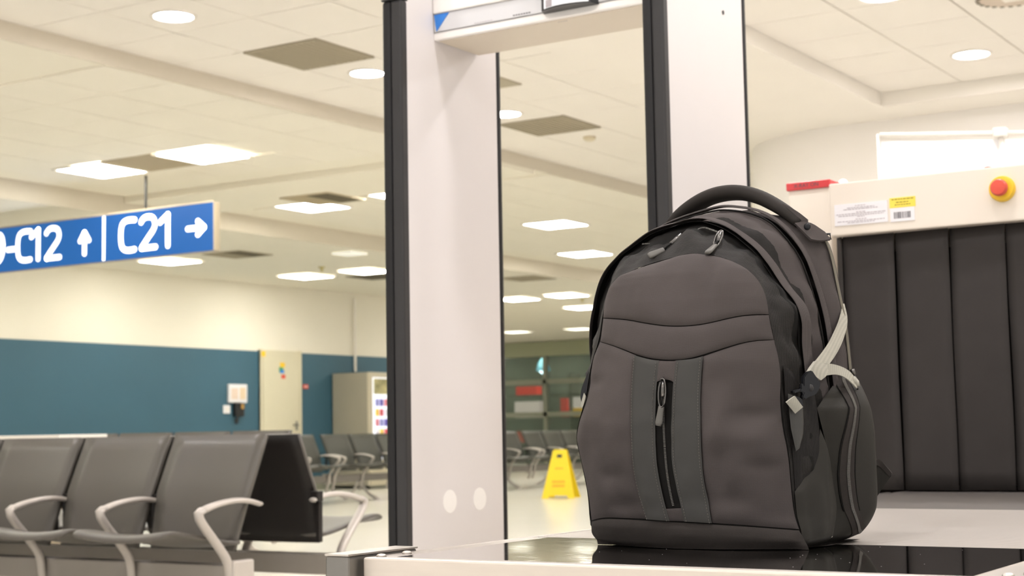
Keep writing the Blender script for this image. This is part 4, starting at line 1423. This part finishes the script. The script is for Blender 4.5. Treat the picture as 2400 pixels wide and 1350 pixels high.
TR = [(-10.75, 9.97, Z2, 'square ceiling light left of the tan grille above the blue sign', 0),
      (-9.5, 9.97, Z2, 'square ceiling light right of the tan grille above the blue sign', 0),
      (-10.75, 12.95, Z2, 'square ceiling light under the dark square vent right of the sign', 0),
      (-9.5, 12.95, Z2, 'square ceiling light half hidden by the black gate edge', 0),
      (-9.5, 15.9, Z2, 'brightest square ceiling light seen through the gate', 0),
      (-10.8, 18.85, Z2, 'square ceiling light through the gate just left of the backpack top', 0),
      (-14.48, 14.6, Z3, 'square ceiling light directly below the C21 sign', 0),
      (-14.45, 17.25, Z3, 'square ceiling light above the cream door', 0),
      (-13.38, 17.27, Z3, 'square ceiling light beside the gate above the vending machine', 0),
      (-14.35, 22.7, Z3, 'dimmer square ceiling light against the gate inner post', 0),
      (-13.35, 22.65, Z3, 'far square ceiling light, upper of two beside the backpack', 0),
      (-14.46, 25.17, Z3, 'far square ceiling light, lower of two beside the backpack', 0),
      (-17.6, 30.4, Z3, 'smallest far ceiling light above the shop front, right one', 1),
      (-19.15, 30.2, Z3, 'smallest far ceiling light above the shop front, left one', 1)]
tro = {}
for x, y, z, lab, kf in TR:
    if kf not in tro:
        tro[kf] = make_troffer(M_FARLIGHT if kf else M_LIGHT, lab, (x, y, z), 'square ceiling lights')
    else:
        copy_tree(tro[kf], (x, y, z), 0, lab, 'square ceiling lights')
# the same lights go on outside the frame
for x, y in ((-10.75, 7.0), (-9.5, 7.0), (-10.75, 4.0), (-9.5, 4.0)):
    copy_tree(tro[0], (x, y, Z2), 0, 'unseen square ceiling light brightening the hall', 'hall lights outside the picture')
for x, y in ((-14.45, 11.7), (-10.8, 21.8), (-9.5, 24.7), (-22, 25), (-22, 28), (-20, 24.5), (-24, 30), (-26, 28), (-13.35, 28.5), (-12.5, 31), (-15, 32.5), (-24, 33)):  # most are unseen additions that brighten the far ceiling
    copy_tree(tro[0], (x, y, Z3 if x < -11.9 else Z2), 0, 'unseen square ceiling light brightening the hall', 'hall lights outside the picture')


def make_down(label, loc):
    t = thing('downlight', label, 'downlight', loc, 0, 'round downlights')
    MB().lathe([(.118, -.004), (.118, -.002)], (0, 0, 0), 'z', 28).build('lamp_glass', M_DOWN, t)
    rows = [[((r_) * math.cos(2 * math.pi * k / 28), r_ * math.sin(2 * math.pi * k / 28), h_) for k in range(28)] for r_, h_ in ((.116, -.003), (.120, -.010), (.140, -.008), (.142, 0))]
    MB().grid(rows, True).build('trim_ring', M_WHITEMETAL, t, smooth=True)
    return t


DL = [(-6.75, 6.83, 'round downlight at the upper left of the tiled ceiling'),
      (-6.75, 8.74, 'round downlight beside the black gate edge'),
      (-6.75, 10.55, 'round downlight seen through the gate beside its inner edge'),
      (-3.07, 10.80, 'round downlight over the privacy screen at upper right'),
      (-3.07, 8.97, 'round downlight cut by the top edge at upper right')]
d0 = None
for x, y, lab in DL:
    if d0 is None:
        d0 = make_down(lab, (x, y, Z1))
    else:
        copy_tree(d0, (x, y, Z1), 0, lab, 'round downlights')
for x, y in ((-6.75, 4.9), (-6.75, 3.0), (-6.75, 1.1), (-3.07, 7.1), (-3.07, 5.2), (-3.07, 3.3), (-3.07, 1.4), (-1.2, 8.97), (-1.2, 7.1), (-1.2, 5.2), (-1.2, 3.3), (-1.2, 1.4), (-1.2, -.5), (-3.07, -.5), (.7, 7.1), (.7, 5.2), (.7, 3.3), (.7, 1.4), (.7, -.5)):
    copy_tree(d0, (x, y, Z1), 0, 'round downlight above the checkpoint outside the picture', 'downlights outside the picture')


def grille(label, loc, m=M_GRILLE, half_dark=False, thick=.012):
    t = thing('ceiling_grille', label, 'grille', loc, 0, 'square ceiling grilles')
    MB().box(-.308, .308, -.308, .308, -.004, .006).build('grille_back', m, t)
    b_ = MB()
    for x0, x1, y0, y1 in ((-.31, .31, -.31, -.295), (-.31, .31, .295, .31), (-.31, -.295, -.295, .295), (.295, .31, -.295, .295)):
        b_.box(x0, x1, y0, y1, -thick, -.002)
    b_.build('grille_frame', m, t)
    for k in range(12):
        x = -.27 + k * .049
        MB().box(x - .010, x + .010, -.295, .295, -.011, -.005).build('slat', M_GRILLED if half_dark and k > 5 else m, t)
    return t


for x, y, z, lab, m_, hd in ((-6.723, 8.073, Z1, 'large tan square grille in the tiled ceiling left of the gate', M_GRILLE, False),
                             (-6.723, 11.198, Z1, 'tan square grille seen through the middle of the gate', M_GRILLE, False),
                             (-10.125, 9.97, Z2, 'tan square grille between two bright ceiling lights', mat('pale_grille', (.55, .47, .32), .6, noise_amt=.03), False),
                             (-10.12, 12.35, Z2 - .05, 'half dark square vent above the light right of the sign', mat('pale_grille', (.55, .47, .32), .6), True),
                             (-13.35, 14.62, Z3, 'dark striped square vent right of the C21 sign end', M_GRILLE, True),
                             (-13.8, 18.02, Z3, 'dark vent edge beside the gate above the vending machine', M_GRILLED, False),
                             (-12.3, 19.75, Z3, 'small grey vent seen through the gate left side', M_GRILLE, False)):
    grille(lab, (x, y, z), m_, hd)
g9 = thing('ceiling_grille', 'tan grille corner against the gate inner edge near the head', 'grille', (-6.37, 9.39, Z1), 0, 'square ceiling grilles')
MB().box(-.31, .31, -.31, .31, -.010, -.002, .002).build('grille_face', M_GRILLE, g9)
# round air diffuser, upper right
ad = thing('air_diffuser', 'round perforated air diffuser in the ceiling at the upper right corner', 'diffuser', (-2.44, 9.46, Z1))
MB().box(-.312, .312, -.309, .309, -.004, .010).build('diffuser_tile', M_TILE, ad)
MB().lathe([(.20, -.004), (.20, -.012), (.185, -.014), (.03, -.012)], (0, 0, 0), 'z', 36).build('diffuser_disc', mat('diffuser_tan', (.62, .52, .42), .6, noise_amt=.03), ad)
for k in range(24):
    a = 2 * math.pi * k / 24
    MB().box(.19 * math.cos(a) - .012, .19 * math.cos(a) + .012, .19 * math.sin(a) - .012, .19 * math.sin(a) + .012, -.0165, -.012).build('diffuser_slot', M_GRILLED, ad)
MB().box(-.05, .18, -.19, .06, -.018, -.0125).build('centre_plate', M_TILE, ad)


def sprinkler(x, y, z, lab):
    t = thing('sprinkler_head', lab, 'sprinkler', (x, y, z), 0, 'sprinkler heads')
    my = mat('brass_sprinkler', (.50, .42, .12), .4, metal=.4, noise_amt=.05)
    MB().lathe([(.05, 0), (.045, -.01), (.015, -.018), (.012, -.05), (.03, -.055), (.03, -.06)], (0, 0, 0), 'z', 14).build('sprinkler_body', my, t)


sprinkler(-13.55, 16.5, Z3, 'brass sprinkler head above the light over the door')
sprinkler(-13.54, 23.5, Z3, 'brass sprinkler head beside the far lights near the backpack')
sm = thing('smoke_detector', 'small pale smoke detector on the ceiling through the gate', 'detector', (-6.72, 11.85, Z1))
MB().lathe([(.055, 0), (.055, -.02), (.035, -.035), (.002, -.036)], (0, 0, 0), 'z', 18).build('detector_body', mat('detector_cream', (.72, .64, .46), .5, noise_amt=.02), sm, smooth=True)
ex = thing('dim_ceiling_lamp', 'dim white oblong ceiling lamp right of the sign, faintly lit', 'ceiling lamp', (-12.2, 15.4, Z3))  # a faint ceiling lamp with a weak glow
MB().box(-.16, .16, -.16, .16, -.03, -.002, .006).build('lamp_cover', mat('dim_lamp', (.9, .88, .8), .4, emit=.35, noise_amt=.01), ex)

for x, y in ((-21.5, 35.2), (-19.0, 35.2), (-24.0, 35.2)):  # lights added to brighten the shop interior
    copy_tree(tro[0], (x, y, Z3), 0, 'added ceiling light brightening the far shop behind the glass', 'added shop ceiling lights')
# ================================================================== SHOP BEHIND THE GLASS
sh = thing('shop_shelf', 'dark shop shelf behind the far glass front', 'shelf', (-20.6, 35.2, 0))
O = sh.location
for z in (.5, 1.15, 1.75):
    L(-23, -18.2, 35.0, 35.5, z, z + .04, 'shelf_board', M_MULL, 0, sh)
for x in (-23, -20.6, -18.2):
    L(x - .03, x + .03, 35.0, 35.5, 0, 2.3, 'shelf_upright', M_MULL, 0, sh)
items = [(-22.3, 1.79, .62, .22, (.75, .06, .04), 'red carton on the far shop shelf, upper left'),
         (-22.35, 1.20, .78, .42, (.85, .78, .68), 'large white carton on the far shop shelf, left'),
         (-20.95, 1.20, .20, .48, (.62, .07, .05), 'upright red box on the far shop shelf, middle'),
         (-20.70, 1.42, .60, .28, (.85, .80, .70), 'white carton on the far shop shelf beside the red box'),
         (-20.66, 1.20, .52, .21, (.78, .50, .03), 'low yellow carton on the far shop shelf under a white one'),
         (-22.3, .55, .55, .30, (.45, .12, .08), 'dull red carton on the lowest far shop shelf')]
for k, (x, z, w_, h_, c, lab) in enumerate(items):
    t = thing('carton', lab, 'carton', (x + w_ / 2, 35.25, z), 0, 'cartons on the shop shelf')
    m_ = mat('carton_%d' % k, c, .5, noise_amt=.05, emit=.35, emit_col=c)  # slight glow stands in for shop light falling on the cartons
    MB().box(-w_ / 2, w_ / 2, -.15, .15, 0, h_, .01).build('carton_body', m_, t)
    MB().box(-w_ / 2 + .02, w_ / 2 - .02, -.02, .02, h_, h_ + .003).build('tape', M_PAPER, t)
pl = thing('pendant_lamp', 'small bluish pendant lamp hanging inside the far shop', 'lamp', (-21.75, 35.6, 2.42))
MB().lathe([(.04, .34), (.13, .22), (.19, .02), (.17, .0)], (0, 0, 0), 'z', 18).build('lamp_shade', mat('cyan_shade', (.2, .5, .55), .4, emit=.6, emit_col=(.2, .6, .7), noise_amt=.02), pl, smooth=True)
MB().lathe([(.02, .10), (.10, .05), (.10, -.02), (.02, -.08)], (0, 0, 0), 'z', 16).build('bulb', mat('cyan_bulb', (.8, 1, 1), .4, emit=5, emit_col=(.6, .95, 1), noise_amt=.01), pl, smooth=True)
MB().tube([(0, 0, .33), (0, 0, .66)], .012, seg=6).build('cable', M_BLACK, pl)
